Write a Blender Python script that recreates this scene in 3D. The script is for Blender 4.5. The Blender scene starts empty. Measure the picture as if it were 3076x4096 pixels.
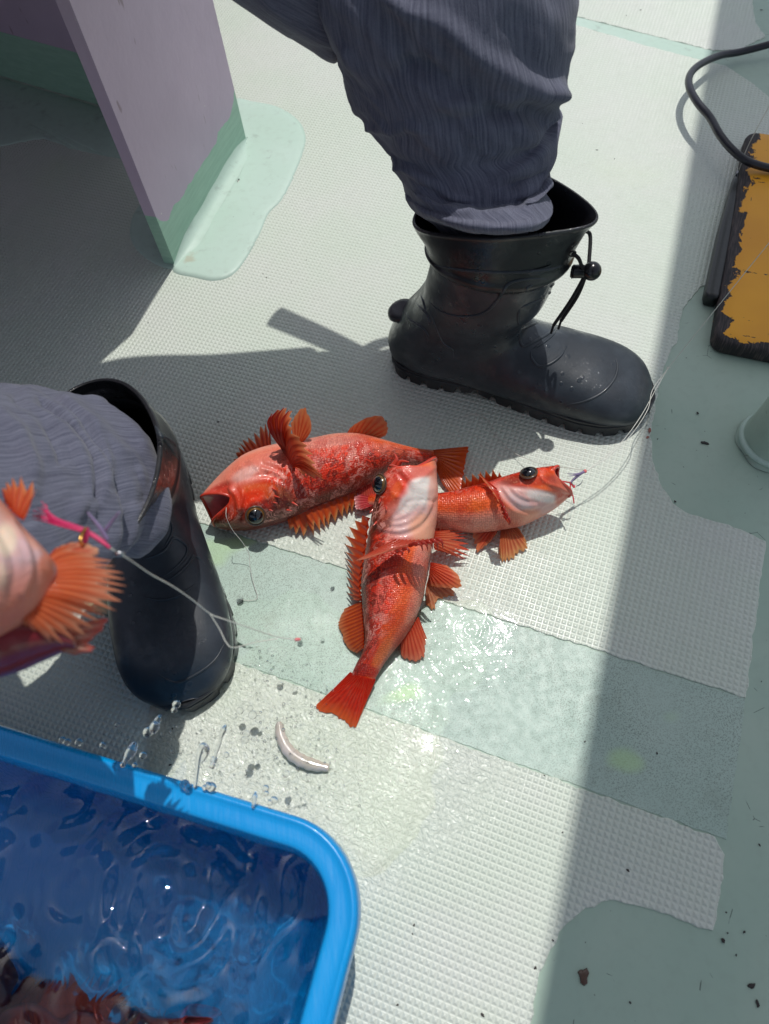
import bpy, bmesh, math, random
import numpy as np
from mathutils import Vector, Matrix
from mathutils.bvhtree import BVHTree

random.seed(4); rng = np.random.default_rng(7)
R_ = math.radians
scene = bpy.context.scene
COL = scene.collection

# ------------------------------------------------------------------ camera
W, H_, F = 3076.0, 4096.0, 2850.0
CAMH = 0.72
CX, CY = W / 2, H_ / 2
_d = np.array([(1715 - CX) / F, -(3600 - CY) / F, -1.0]); _d /= np.linalg.norm(_d)
_z = -_d
_v = np.array([0, 0, -1.0]); _y = _v - _z * _v.dot(_z); _y /= np.linalg.norm(_y)
_x = np.cross(_y, _z)
ROT = np.array([_x, _y, _z])                 # camera -> world
CAMP = np.array([0, 0, CAMH])

def G(px, py, z=0.0):
    d = ROT @ np.array([(px - CX) / F, -(py - CY) / F, -1.0])
    return CAMP + d * ((z - CAMH) / d[2])

def P(V):
    q = (np.asarray(V) - CAMP) @ ROT
    return np.stack([CX + F * q[..., 0] / -q[..., 2], CY - F * q[..., 1] / -q[..., 2]], -1)

cam_d = bpy.data.cameras.new('camera'); cam = bpy.data.objects.new('camera', cam_d); COL.objects.link(cam)
M4 = Matrix.Identity(4)
for i in range(3):
    for j in range(3): M4[i][j] = ROT[i][j]
    M4[i][3] = CAMP[i]
cam.matrix_world = M4
cam_d.sensor_fit = 'VERTICAL'; cam_d.sensor_height = 36.0; cam_d.lens = F / H_ * 36.0
cam_d.clip_start = 0.01; cam_d.clip_end = 2000
cam_d.dof.use_dof = True; cam_d.dof.focus_distance = 0.80; cam_d.dof.aperture_fstop = 7.0
scene.camera = cam

# ------------------------------------------------------------------ light
SUN_AZ, SUN_EL = 24.0, 70.0                  # azimuth from +Y towards +X
S = np.array([math.sin(R_(SUN_AZ)) * math.cos(R_(SUN_EL)), math.cos(R_(SUN_AZ)) * math.cos(R_(SUN_EL)), math.sin(R_(SUN_EL))])
world = bpy.data.worlds.new('World'); scene.world = world; world.use_nodes = True
nt = world.node_tree; nt.nodes.clear()
sky = nt.nodes.new('ShaderNodeTexSky'); sky.sky_type = 'NISHITA'; sky.sun_disc = False
sky.sun_elevation = R_(SUN_EL); sky.sun_rotation = R_(SUN_AZ)
sky.air_density = 1.0; sky.dust_density = 1.5
bg = nt.nodes.new('ShaderNodeBackground'); bg.inputs['Strength'].default_value = 0.135
wo = nt.nodes.new('ShaderNodeOutputWorld')
hz = nt.nodes.new('ShaderNodeHueSaturation'); hz.inputs['Saturation'].default_value = 0.5      # bright hazy marine sky
nt.links.new(sky.outputs[0], hz.inputs['Color']); nt.links.new(hz.outputs[0], bg.inputs[0]); nt.links.new(bg.outputs[0], wo.inputs[0])
sun_d = bpy.data.lights.new('sun', 'SUN'); sun_d.energy = 3.0; sun_d.angle = R_(0.53); sun_d.color = (1.0, 0.97, 0.925)
sun = bpy.data.objects.new('sun', sun_d); COL.objects.link(sun)
sun.rotation_euler = Vector(S).to_track_quat('Z', 'Y').to_euler()
sun.location = (0, 0, 6)
try: sun_d.cycles.is_caustics_light = True
except Exception: pass
scene.view_settings.view_transform = 'Standard'; scene.view_settings.look = 'None'
scene.view_settings.exposure = -0.16; scene.view_settings.gamma = 1.0
scene.render.engine = 'CYCLES'
scene.cycles.max_bounces = 10; scene.cycles.transparent_max_bounces = 12
scene.cycles.use_denoising = True

# ------------------------------------------------------------------ helpers
def srgb(r, g, b):
    f = lambda c: (c / 255 / 12.92) if c / 255 <= 0.04045 else ((c / 255 + 0.055) / 1.055) ** 2.4
    return (f(r), f(g), f(b), 1.0)

class NT:
    """small node-tree writer"""
    def __init__(s, name):
        s.m = bpy.data.materials.new(name); s.m.use_nodes = True
        s.t = s.m.node_tree; s.t.nodes.clear()
        s.out = s.n('ShaderNodeOutputMaterial')
    def n(s, typ, **kw):
        nd = s.t.nodes.new(typ)
        for k, v in kw.items(): setattr(nd, k, v)
        return nd
    def link(s, a, b): s.t.links.new(a, b)
    def put(s, sock, v):
        if hasattr(v, 'is_output'): s.link(v, sock)
        else: sock.default_value = v
    def math(s, op, a, b=0.0, c=None, clamp=False):
        nd = s.n('ShaderNodeMath', operation=op, use_clamp=clamp)
        s.put(nd.inputs[0], a); s.put(nd.inputs[1], b)
        if c is not None: s.put(nd.inputs[2], c)
        return nd.outputs[0]
    def mix(s, f, a, b, mode='MIX'):
        nd = s.n('ShaderNodeMix', data_type='RGBA', blend_type=mode)
        s.put(nd.inputs[0], f); s.put(nd.inputs[6], a); s.put(nd.inputs[7], b)
        return nd.outputs[2]
    def noise(s, vec, scale, detail=3, rough=0.5, dist=0.0):
        nd = s.n('ShaderNodeTexNoise'); s.put(nd.inputs['Vector'], vec)
        nd.inputs['Scale'].default_value = scale; nd.inputs['Detail'].default_value = detail
        nd.inputs['Roughness'].default_value = rough; nd.inputs['Distortion'].default_value = dist
        return nd.outputs['Fac']
    def vor(s, vec, scale, feature='F1', out='Distance', rnd=1.0):
        nd = s.n('ShaderNodeTexVoronoi', feature=feature); s.put(nd.inputs['Vector'], vec)
        nd.inputs['Scale'].default_value = scale; nd.inputs['Randomness'].default_value = rnd
        return nd.outputs[out]
    def ramp(s, f, lo, hi, a=0.0, b=1.0):
        nd = s.n('ShaderNodeMapRange', interpolation_type='SMOOTHSTEP'); s.put(nd.inputs[0], f)
        for i, v in enumerate((lo, hi, a, b)): s.put(nd.inputs[i + 1], v)
        return nd.outputs[0]
    def obj(s): return s.n('ShaderNodeTexCoord').outputs['Object']
    def uv(s): return s.n('ShaderNodeTexCoord').outputs['UV']
    def pos(s): return s.n('ShaderNodeNewGeometry').outputs['Position']
    def mapping(s, vec, loc=(0, 0, 0), rot=(0, 0, 0), sc=(1, 1, 1)):
        nd = s.n('ShaderNodeMapping'); s.put(nd.inputs[0], vec)
        nd.inputs[1].default_value = loc; nd.inputs[2].default_value = rot; nd.inputs[3].default_value = sc
        return nd.outputs[0]
    def bump(s, h, strength=1.0, dist=0.001, normal=None):
        nd = s.n('ShaderNodeBump'); s.put(nd.inputs['Height'], h)
        nd.inputs['Strength'].default_value = strength; nd.inputs['Distance'].default_value = dist
        if normal is not None: s.link(normal, nd.inputs['Normal'])
        return nd.outputs[0]
    def pbr(s, **kw):
        b = s.n('ShaderNodeBsdfPrincipled')
        for k, v in kw.items(): s.put(b.inputs[k.replace('_', ' ')], v)
        s.link(b.outputs[0], s.out.inputs[0])
        return b
    def attr(s, name, out='Color'):
        nd = s.n('ShaderNodeAttribute', attribute_name=name); return nd.outputs[out]

def link(o, parent=None):
    COL.objects.link(o)
    if parent is not None:
        o.parent = parent
        o.matrix_parent_inverse = parent_inv(parent)
    return o

def parent_inv(p):
    # all empties are unrotated: invert the sum of locations
    loc = Vector((0, 0, 0)); q = p
    m = Matrix.Identity(4)
    chain = []
    while q is not None:
        chain.append(q); q = q.parent
    for q in reversed(chain):
        m = m @ (q.matrix_parent_inverse if q.parent else Matrix.Identity(4)) @ q.matrix_basis
    return m.inverted()

def tag(o, label=None, cat=None, group=None, kind=None):
    if label: o['label'] = label
    if cat: o['category'] = cat
    if group: o['group'] = group
    if kind: o['kind'] = kind
    return o

def thing(name, loc, label, cat, group=None):
    o = bpy.data.objects.new(name, None); o.location = loc; o.empty_display_size = 0.02
    COL.objects.link(o)
    return tag(o, label, cat, group)

def mesh(name, V, Fs, mat, parent=None, smooth=True, uv=None, col=None):
    me = bpy.data.meshes.new(name)
    me.from_pydata([tuple(map(float, v)) for v in V], [], [tuple(int(i) for i in f) for f in Fs])
    if smooth: me.polygons.foreach_set('use_smooth', [True] * len(me.polygons))
    li = np.empty(len(me.loops), dtype=np.int32); me.loops.foreach_get('vertex_index', li)
    if uv is not None:
        l = me.uv_layers.new(name='UVMap'); l.data.foreach_set('uv', np.asarray(uv, dtype=np.float32)[li].ravel())
    if col is not None:
        a = me.color_attributes.new(name='Col', type='FLOAT_COLOR', domain='POINT')
        a.data.foreach_set('color', np.asarray(col, dtype=np.float32).ravel())
    me.materials.append(mat); me.update()
    o = bpy.data.objects.new(name, me)
    return link(o, parent)

class MB:
    """collects shapes that end up as ONE mesh"""
    def __init__(s): s.V = []; s.F = []; s.U = []; s.C = []; s.n = 0
    def add(s, V, Fs, U=None, C=None):
        V = np.asarray(V, float)
        s.V.append(V); s.F += [tuple(i + s.n for i in f) for f in Fs]
        s.U.append(np.zeros((len(V), 2)) if U is None else np.asarray(U, float))
        s.C.append(np.ones((len(V), 4)) if C is None else np.asarray(C, float))
        s.n += len(V)
        return s
    def build(s, name, mat, parent=None, smooth=True):
        return mesh(name, np.concatenate(s.V), s.F, mat, parent, smooth, np.concatenate(s.U), np.concatenate(s.C))

def cr(pts, n, closed=False):
    """Catmull-Rom resample of control rows to n rows"""
    p = np.asarray(pts, float)
    if len(p) == 2: return p[0] + (p[1] - p[0]) * np.linspace(0, 1, n)[:, None]
    if closed:
        q = np.vstack([p[-1], p, p[0], p[1]]); m = len(p)
        t = np.linspace(0, m, n, endpoint=False)
    else:
        q = np.vstack([2 * p[0] - p[1], p, 2 * p[-1] - p[-2]]); m = len(p) - 1
        t = np.linspace(0, m, n)
    i = np.minimum(t.astype(int), m - 1); f = (t - i)[:, None]
    a, b, c, d = q[i], q[i + 1], q[i + 2], q[i + 3]
    return 0.5 * (2 * b + (c - a) * f + (2 * a - 5 * b + 4 * c - d) * f ** 2 + (3 * b - a - 3 * c + d) * f ** 3)

def grid_faces(nr, nc, closed=True, flip=False):
    Fs = []
    for i in range(nr - 1):
        for j in range(nc if closed else nc - 1):
            k = (j + 1) % nc
            f = (i * nc + j, i * nc + k, (i + 1) * nc + k, (i + 1) * nc + j)
            Fs.append(f[::-1] if flip else f)
    return Fs

def tube(pts, rad, seg=8, n=None, caps=True, closed=False):
    p = cr(pts, n or max(8, 6 * len(pts)), closed)
    N = len(p)
    r = np.full(N, rad) if np.isscalar(rad) else np.interp(np.linspace(0, 1, N), np.linspace(0, 1, len(rad)), rad)
    if closed: t = np.roll(p, -1, 0) - np.roll(p, 1, 0)
    else: t = np.gradient(p, axis=0)
    t /= np.linalg.norm(t, axis=1)[:, None] + 1e-12
    up = np.array([0, 0, 1.0])
    if abs(t[0] @ up) > 0.9: up = np.array([1.0, 0, 0])
    V = []
    a = up - t[0] * (up @ t[0]); a /= np.linalg.norm(a)
    th = np.linspace(0, 2 * np.pi, seg, endpoint=False)
    for i in range(N):
        a = a - t[i] * (a @ t[i]); a /= np.linalg.norm(a) + 1e-12
        b = np.cross(t[i], a)
        V.append(p[i] + r[i] * (np.cos(th)[:, None] * a + np.sin(th)[:, None] * b))
    V = np.concatenate(V)
    if closed:
        Fs = []
        for i in range(N):
            for j in range(seg):
                i2 = (i + 1) % N; k = (j + 1) % seg
                Fs.append((i * seg + j, i * seg + k, i2 * seg + k, i2 * seg + j))
    else:
        Fs = grid_faces(N, seg)
        if caps:
            Fs.append(tuple(range(seg))[::-1]); Fs.append(tuple(range((N - 1) * seg, N * seg)))
    L = np.repeat(np.concatenate([[0], np.cumsum(np.linalg.norm(np.diff(p, axis=0), axis=1))]), seg)
    U = np.stack([L, np.tile(th / (2 * np.pi), N)], -1)
    return V, Fs, U

def sphere(c, r, nu=16, nv=10, sc=(1, 1, 1), rotm=None):
    V = []
    for i in range(nv + 1):
        ph = math.pi * i / nv
        for j in range(nu):
            a = 2 * math.pi * j / nu
            V.append((math.sin(ph) * math.cos(a), math.sin(ph) * math.sin(a), math.cos(ph)))
    V = np.array(V) * np.array(sc) * r
    U = V.copy()[:, :2]
    if rotm is not None: V = V @ np.array(rotm).T
    return V + np.asarray(c), grid_faces(nv + 1, nu, True, True), U

def box(x0, x1, y0, y1, z0, z1):
    V = np.array([(x, y, z) for z in (z0, z1) for y in (y0, y1) for x in (x0, x1)], float)
    return V, [(0, 2, 3, 1), (4, 5, 7, 6), (0, 1, 5, 4), (2, 6, 7, 3), (0, 4, 6, 2), (1, 3, 7, 5)]

def prism(poly, z0, z1, bev=0.0):
    """extruded concave outline, counter-clockwise, with a small chamfer on top"""
    p = np.asarray(poly, float); n = len(p)
    from mathutils.geometry import tessellate_polygon
    tri = tessellate_polygon([[Vector((a, b, 0)) for a, b in p]])
    area = 0.5 * np.sum(p[:, 0] * np.roll(p[:, 1], -1) - np.roll(p[:, 0], -1) * p[:, 1])
    if area < 0: p = p[::-1]; tri = [tuple(n - 1 - i for i in t) for t in tri]
    rings = [(p, z0)]
    if bev > 0:
        e = np.roll(p, -1, 0) - np.roll(p, 1, 0); e /= np.linalg.norm(e, axis=1)[:, None] + 1e-12
        nin = np.stack([-e[:, 1], e[:, 0]], -1)
        rings += [(p, z1 - bev * 0.6), (p + nin * bev, z1)]
    else: rings.append((p, z1))
    V = np.concatenate([np.column_stack([q, np.full(n, z)]) for q, z in rings])
    Fs = grid_faces(len(rings), n)
    o = (len(rings) - 1) * n
    for t in tri:
        a, b, c = (V[o + i][:2] for i in t)
        cc = (b[0] - a[0]) * (c[1] - a[1]) - (b[1] - a[1]) * (c[0] - a[0])
        Fs.append(tuple(o + i for i in (t if cc > 0 else t[::-1])))
    return V, Fs

def jag(poly, step=0.004, amp=0.0008, closed=True):
    p = np.asarray(poly, float); out = []
    n = len(p)
    for i in range(n if closed else n - 1):
        a, b = p[i], p[(i + 1) % n]; L = np.linalg.norm(b - a); k = max(1, int(L / step))
        nr = np.array([-(b - a)[1], (b - a)[0]]) / (L + 1e-9)
        for j in range(k):
            t = j / k
            out.append(a + (b - a) * t + (nr * rng.normal(0, amp) if j else 0))
    return np.array(out)

def pdist(pix, line):
    """distance in photo pixels to a polyline"""
    line = np.asarray(line, float); best = np.full(len(pix), 1e9)
    for a, b in zip(line[:-1], line[1:]):
        ab = b - a; t = np.clip(((pix - a) @ ab) / (ab @ ab + 1e-9), 0, 1)
        best = np.minimum(best, np.linalg.norm(pix - a - t[:, None] * ab, axis=1))
    return best

def vnormals(V, Fs):
    N = np.zeros_like(V)
    for k in (3, 4):
        f = np.array([x for x in Fs if len(x) == k])
        if len(f) == 0: continue
        n = np.cross(V[f[:, 2]] - V[f[:, 0]], V[f[:, -1]] - V[f[:, 1 if k == 4 else 0]])
        for j in range(k): np.add.at(N, f[:, j], n)
    return N / (np.linalg.norm(N, axis=1)[:, None] + 1e-12)

FSC = 1.0
def features(V, Fs, feats, dirs=None):
    """raise ridges / press grooves along curves"""
    N = vnormals(V, Fs); pix = P(V)
    view = CAMP - V; view /= np.linalg.norm(view, axis=1)[:, None]
    face = np.clip(np.sum(N * view, 1) * 4 + 0.5, 0, 1)
    d = np.zeros(len(V))
    for line, w, amp in feats:
        ln = cr(line, 8 * len(line)) if len(line) > 2 else line
        d += FSC * amp * np.exp(-(pdist(pix, ln) / w) ** 2)
    return V + N * (d * face)[:, None]

def raycast(px, py, V, Fs, bvh=None):
    b = bvh or BVHTree.FromPolygons([tuple(v) for v in V], [tuple(f) for f in Fs])
    d = ROT @ np.array([(px - CX) / F, -(py - CY) / F, -1.0]); d /= np.linalg.norm(d)
    loc, nor, idx, dist = b.ray_cast(Vector(CAMP), Vector(d))
    if loc is None:
        return None, None
    return np.array(loc), np.array(nor)

def place(o, loc, rz=0.0):
    o.location = loc; o.rotation_euler = (0, 0, rz); return o

# ------------------------------------------------------------------ deck frame
E1 = np.array([math.cos(R_(-26)), math.sin(R_(-26))]); E2 = np.array([-E1[1], E1[0]])
D0 = G(2990, 2795)[:2]
def dk(u, v): return D0 + E1 * u + E2 * v
def g2(px, py): return G(px, py)[:2]
ROTZ = R_(-26)

# ------------------------------------------------------------------ deck materials
def wet_nodes(s):
    """coat weight and ripple normal of the sheet of water lying on the deck"""
    p = s.pos()
    n1 = s.noise(p, 9, 2, 0.5)
    d1 = s.n('ShaderNodeVectorMath', operation='DISTANCE'); s.put(d1.inputs[0], p); c = g2(1330, 2760); d1.inputs[1].default_value = (c[0], c[1], 0)
    near = s.ramp(d1.outputs['Value'], 0.10, 0.25, 1.0, 0.0)
    d2 = s.n('ShaderNodeVectorMath', operation='DISTANCE'); s.put(d2.inputs[0], p); c = g2(1120, 3060); d2.inputs[1].default_value = (c[0], c[1], 0)
    splash = s.ramp(d2.outputs['Value'], 0.04, 0.20, 1.0, 0.0)
    wetf = s.math('ADD', near, s.math('MULTIPLY', s.math('SUBTRACT', n1, 0.5), 1.3))
    wet = s.ramp(wetf, 0.30, 0.55, 0.0, 0.45)
    # ripples: slow swell, drop rings, fine splash agitation
    h = s.math('MULTIPLY', s.noise(p, 42, 2, 0.5, 0.4), 0.16)
    h = s.math('ADD', h, s.math('MULTIPLY', s.math('MULTIPLY', s.noise(p, 190, 2, 0.55, 1.2), 0.9), splash))
    h = s.math('ADD', h, s.math('MULTIPLY', s.noise(p, 130, 2, 0.5, 0.6), s.math('ADD', s.math('MULTIPLY', near, 0.14), 0.015)))
    for (px, py, am, rr) in ((1885, 2520, .085, .034), (1720, 2400, .05, .03), (1185, 2410, .10, .022), (1325, 2480, .09, .025), (1215, 2480, .1, .03),
                             (1150, 2720, .10, .04), (1300, 2800, .12, .05), (1050, 2980, .12, .035), (1440, 2960, .10, .05), (1790, 2640, .06, .035),
                             (930, 2760, .1, .04), (1230, 3180, .12, .04), (1390, 3120, .08, .04), (1560, 2800, .06, .03)):
        d = s.n('ShaderNodeVectorMath', operation='DISTANCE'); s.put(d.inputs[0], p); c = g2(px, py); d.inputs[1].default_value = (c[0], c[1], 0)
        dv = d.outputs['Value']
        w = s.math('SINE', s.math('MULTIPLY', dv, 2 * math.pi / 0.0085))
        h = s.math('ADD', h, s.math('MULTIPLY', w, s.ramp(dv, 0.004, rr, am, 0.0)))
    cn = s.bump(h, 1.0, 0.0022)
    return wet, cn, near, splash, h

def deck_coords(s):
    return s.mapping(s.pos(), loc=(0, 0, 0), rot=(0, 0, -ROTZ))

def pyramid(s, pitch=0.0060):
    sep = s.n('ShaderNodeSeparateXYZ'); s.link(deck_coords(s), sep.inputs[0])
    def tri(x):
        f = s.math('FRACT', s.math('MULTIPLY', x, 1 / pitch))
        return s.math('ABSOLUTE', s.math('SUBTRACT', f, 0.5))
    a, b = tri(sep.outputs[0]), tri(sep.outputs[1])
    m = s.math('MAXIMUM', a, b)
    return s.ramp(m, 0.06, 0.47, 1.0, 0.0), m

def mat_nonskid():
    s = NT('nonskid_gelcoat')
    p = s.pos()
    h, m = pyramid(s)
    wet, cn, near, splash, wh = wet_nodes(s)
    big = s.noise(p, 5, 3, 0.6); fine = s.noise(p, 60, 4, 0.65)
    base = s.mix(s.ramp(big, 0.35, 0.7), srgb(203, 213, 199), srgb(208, 213, 204))
    base = s.mix(s.math('MULTIPLY', s.ramp(fine, 0.5, 0.8), 0.18), base, srgb(176, 182, 168))
    # grime in the valleys between the studs
    base = s.mix(s.math('MULTIPLY', s.ramp(m, 0.36, 0.5), 0.25), base, srgb(190, 196, 182))
    # pale yellow-green stain patches
    st = s.ramp(s.noise(p, 3.4, 1, 0.4), 0.66, 0.76)
    base = s.mix(s.math('MULTIPLY', st, 0.18), base, srgb(196, 218, 168))
    spk = s.ramp(s.vor(p, 130), 0.05, 0.02)
    spm = s.ramp(s.noise(p, 14, 2), 0.56, 0.66)
    base = s.mix(s.math('MULTIPLY', s.math('MULTIPLY', spk, spm), 0.6), base, srgb(86, 76, 62))
    wz = s.math('MULTIPLY', s.ramp(s.math('ADD', near, s.math('MULTIPLY', s.math('SUBTRACT', s.noise(p, 9, 2, 0.5), 0.5), 0.9)), 0.15, 0.6), 1.0)
    rid = s.math('ABSOLUTE', s.math('SUBTRACT', s.noise(p, 105, 2, 0.55, 1.4), 0.5))
    hh = s.math('MULTIPLY', h, s.math('SUBTRACT', 1.0, s.math('MULTIPLY', wz, 0.62)))
    hh = s.math('ADD', hh, s.math('MULTIPLY', s.math('ADD', s.math('MULTIPLY', rid, -3.4), s.math('MULTIPLY', wh, 0.9)), wz))
    nb = s.bump(s.math('ADD', hh, s.math('MULTIPLY', fine, 0.14)), 0.54, 0.0022)
    s.pbr(Base_Color=base, Roughness=s.ramp(fine, 0.3, 0.8, 0.28, 0.46), Normal=nb, Coat_Weight=wet, Coat_Roughness=0.03, Coat_IOR=1.33, Coat_Normal=cn)
    return s.m

def mat_paint(name, ca, cb, speck=0.0, wetk=1.0, cracks=False):
    s = NT(name)
    p = s.pos()
    wet, cn, near, splash, wh = wet_nodes(s)
    big = s.noise(p, 6, 3, 0.6); fine = s.noise(p, 90, 4, 0.6)
    base = s.mix(s.ramp(big, 0.3, 0.7), ca, cb)
    base = s.mix(s.math('MULTIPLY', s.ramp(fine, 0.45, 0.8), 0.15), base, srgb(140, 150, 138))
    if speck:
        sp = s.ramp(s.noise(p, 880, 1, 0.5), 0.52, 0.62)
        pat = s.ramp(s.noise(p, 11, 3, 0.55), 0.25, 0.62, 0.35, 1.0)
        base = s.mix(s.math('MULTIPLY', s.math('MULTIPLY', sp, pat), speck), base, srgb(92, 100, 88))
        br = s.ramp(s.noise(s.mapping(p, loc=(3.1, 1.7, 0)), 9, 4, 0.6), 0.56, 0.74)
        base = s.mix(s.math('MULTIPLY', br, 0.42), base, srgb(104, 100, 78))
        yg = s.ramp(s.noise(s.mapping(p, loc=(0.34, 0.12, 0), rot=(0, 0, 0.5), sc=(12, 22, 12)), 1.0, 1, 0.3), 0.62, 0.72)
        base = s.mix(s.math('MULTIPLY', yg, 0.55), base, srgb(178, 214, 150))
    else:
        sp = s.ramp(s.vor(p, 70), 0.06, 0.03)
        base = s.mix(s.math('MULTIPLY', sp, s.ramp(s.noise(p, 9, 2), 0.5, 0.6, 0, 0.7)), base, srgb(64, 62, 56))
    if name.startswith('pale'):
        sm = s.ramp(s.noise(s.mapping(p, loc=(.7, .1, 0)), 30, 5, 0.68), 0.56, 0.72)
        base = s.mix(s.math('MULTIPLY', sm, 0.4), base, srgb(126, 136, 128))
        rs = s.ramp(s.noise(s.mapping(p, loc=(.2, .9, 0)), 18, 4, 0.6), 0.66, 0.76)
        base = s.mix(s.math('MULTIPLY', rs, 0.4), base, srgb(168, 140, 104))
    if cracks:
        ck = s.vor(s.mapping(p, sc=(1, 1, 1)), 26, 'DISTANCE_TO_EDGE')
        ck = s.math('MULTIPLY', s.ramp(ck, 0.010, 0.003), s.ramp(s.noise(p, 34, 3), 0.62, 0.66))
        base = s.mix(s.math('MULTIPLY', ck, 0.75), base, srgb(52, 60, 56))
    hb = s.math('ADD', s.math('MULTIPLY', big, 2.0), s.math('MULTIPLY', fine, 0.18))
    nb = s.bump(hb, 0.5, 0.0012)
    s.pbr(Base_Color=base, Roughness=s.ramp(fine, 0.3, 0.8, 0.42, 0.6), Normal=nb, Coat_Weight=s.math('MULTIPLY', wet, wetk), Coat_Roughness=0.03, Coat_IOR=1.33, Coat_Normal=cn)
    return s.m

M_NON = mat_nonskid()
M_MINT = mat_paint('mint_deck_paint', srgb(172, 192, 176), srgb(162, 186, 170), cracks=True)
M_BAND = mat_paint('speckled_deck_paint', srgb(178, 198, 186), srgb(166, 190, 178), speck=0.52)
M_PAD = mat_paint('pale_mint_resin', srgb(186, 208, 196), srgb(180, 204, 190), wetk=0.4)

# ------------------------------------------------------------------ deck
b = MB()
nx = 2
V, Fs = box(-2.6, 2.6, -2.2, 4.2, -0.30, 0.0)
o = mesh('deck', V, Fs, M_MINT, smooth=False); tag(o, kind='structure')
# sea round the boat, far below the deck
s = NT('sea_water'); sp_ = s.pos()
s.pbr(Base_Color=srgb(18, 52, 74), Roughness=0.08, IOR=1.33, Normal=s.bump(s.noise(sp_, 0.8, 5, 0.6), 0.6, 0.4))
ang = np.linspace(0, 2 * np.pi, 49)[:-1]
V = [(0, 0, -1.5)] + [(900 * math.cos(a), 900 * math.sin(a), -1.5) for a in ang]
o = mesh('sea', V, [(0, i + 1, (i + 1) % 48 + 1) for i in range(48)], s.m, smooth=False); tag(o, kind='structure')

T = 0.0016
def sheet(name, poly, mat, z1=T, z0=-0.002, bev=0.0008):
    V, Fs = prism(poly, z0, z1, bev); o = mesh(name, V, Fs, mat, smooth=False); tag(o, kind='structure'); return o

def rnd(c, r, a0, a1, n=9):
    t = np.radians(np.linspace(a0, a1, n)); return [dk(c[0] + r * math.cos(a), c[1] + r * math.sin(a)) for a in t]

# main patterned panel with the notch for the bollard pad and the board
pu, pv0, pv1, r = -0.148, 0.192, 0.425, 0.055
vb = 0.745
poly = [dk(-2.2, 0.0), dk(-0.002, 0.0), dk(-0.003, pv0 - 0.012)]
poly += [g2(2960, 2118), g2(2840, 2082)] + [g2(2740, 2050), g2(2690, 2015), g2(2640, 1935), g2(2608, 1830), g2(2604, 1730), g2(2625, 1600), g2(2655, 1470), g2(2685, 1395)]
poly += [g2(2706, 1375), g2(2716, 1300), g2(2730, 1240), g2(2800, 1150), dk(-0.03, 0.62), dk(0.0, 0.66), dk(0.0, 0.90)]
poly += [g2(3000, 330), g2(2900, 265), g2(2830, 250), g2(2560, 178), g2(2280, 95), dk(-2.2, 0.0) + (g2(2280, 95) - dk(0, 0)) @ E2 * E2 + E2 * 0.10]
MAINP = poly
sheet('nonskid_panel', jag(poly, 0.006, 0.0007), M_NON)
# upper patterned panel
lo = g2(2280, 62); hi = g2(2850, 205)
poly = [lo + E1 * -2.0 + E2 * 0.0, lo, g2(2560, 132), hi, g2(2960, 200), g2(3060, 150), g2(3020, 90), g2(3010, 20), g2(3010, -60), g2(3050, -160) + E2 * 1.2, lo + E1 * -2.0 + E2 * 2.2]
sheet('nonskid_panel', jag(poly, 0.006, 0.0007), M_NON)
lo2 = [lo - E2 * .0005, g2(2560, 133), hi, g2(2830, 249), g2(2560, 178), g2(2280, 95), lo + E1 * -2.0 - E2 * .02, lo + E1 * -2.0 - E2 * .0005]
sheet('deck_band', jag(lo2[::-1], 0.006, 0.0003), M_PAD, z1=0.0010, bev=0.0004)
# speckled strip between the panels
poly = [dk(-2.2, -0.135), dk(-0.002, -0.135), dk(-0.002, -0.001), dk(-2.2, -0.001)]
sheet('deck_band', jag(poly, 0.006, 0.0005), M_BAND, z1=0.0008, bev=0.0004)
# near panel with the rounded cut-out at lower right
poly = [dk(-2.2, -1.6), g2(2080, 4400) - E2 * 1.0, g2(2080, 4400), g2(2120, 4096), g2(2150, 3930), g2(2200, 3800), g2(2260, 3700), g2(2340, 3632), g2(2440, 3600), g2(2560, 3625), g2(2850, 3722),
        dk(-0.0015, -0.20), dk(-0.002, -0.148), dk(-0.012, -0.136), dk(-2.2, -0.136)]
sheet('nonskid_panel', jag(poly, 0.006, 0.0007), M_NON)

# ------------------------------------------------------------------ bench on the left
def mat_lilac():
    s = NT('lilac_bench_paint'); p = s.pos()
    base = s.mix(s.ramp(s.noise(p, 7, 4, 0.6), 0.3, 0.7), srgb(194, 174, 196), srgb(186, 166, 188))
    chip = s.math('MULTIPLY', s.ramp(s.vor(p, 60), 0.10, 0.06), s.ramp(s.noise(p, 23, 2), 0.58, 0.66))
    base = s.mix(s.math('MULTIPLY', chip, 0.8), base, srgb(216, 210, 212))
    rust = s.math('MULTIPLY', s.ramp(s.noise(s.mapping(p, sc=(90, 90, 24)), 1, 2), 0.70, 0.78), 0.5)
    base = s.mix(rust, base, srgb(96, 66, 60))
    nb = s.bump(s.math('ADD', s.noise(p, 120, 3), s.math('MULTIPLY', s.noise(p, 14, 2), 4)), 0.35, 0.0010)
    s.pbr(Base_Color=base, Roughness=0.38, Normal=nb); return s.m
def mat_green():
    s = NT('sea_green_paint'); p = s.pos()
    st = s.noise(s.mapping(p, rot=(0, 0, R_(20)), sc=(40, 14, 240)), 1, 3, 0.6)
    base = s.mix(s.ramp(st, 0.3, 0.75), srgb(146, 184, 164), srgb(160, 196, 176))
    nb = s.bump(s.math('ADD', st, s.math('MULTIPLY', s.noise(p, 22, 3), 3)), 0.4, 0.0010)
    s.pbr(Base_Color=base, Roughness=0.34, Normal=nb); return s.m
M_LIL, M_GRN = mat_lilac(), mat_green()

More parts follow.
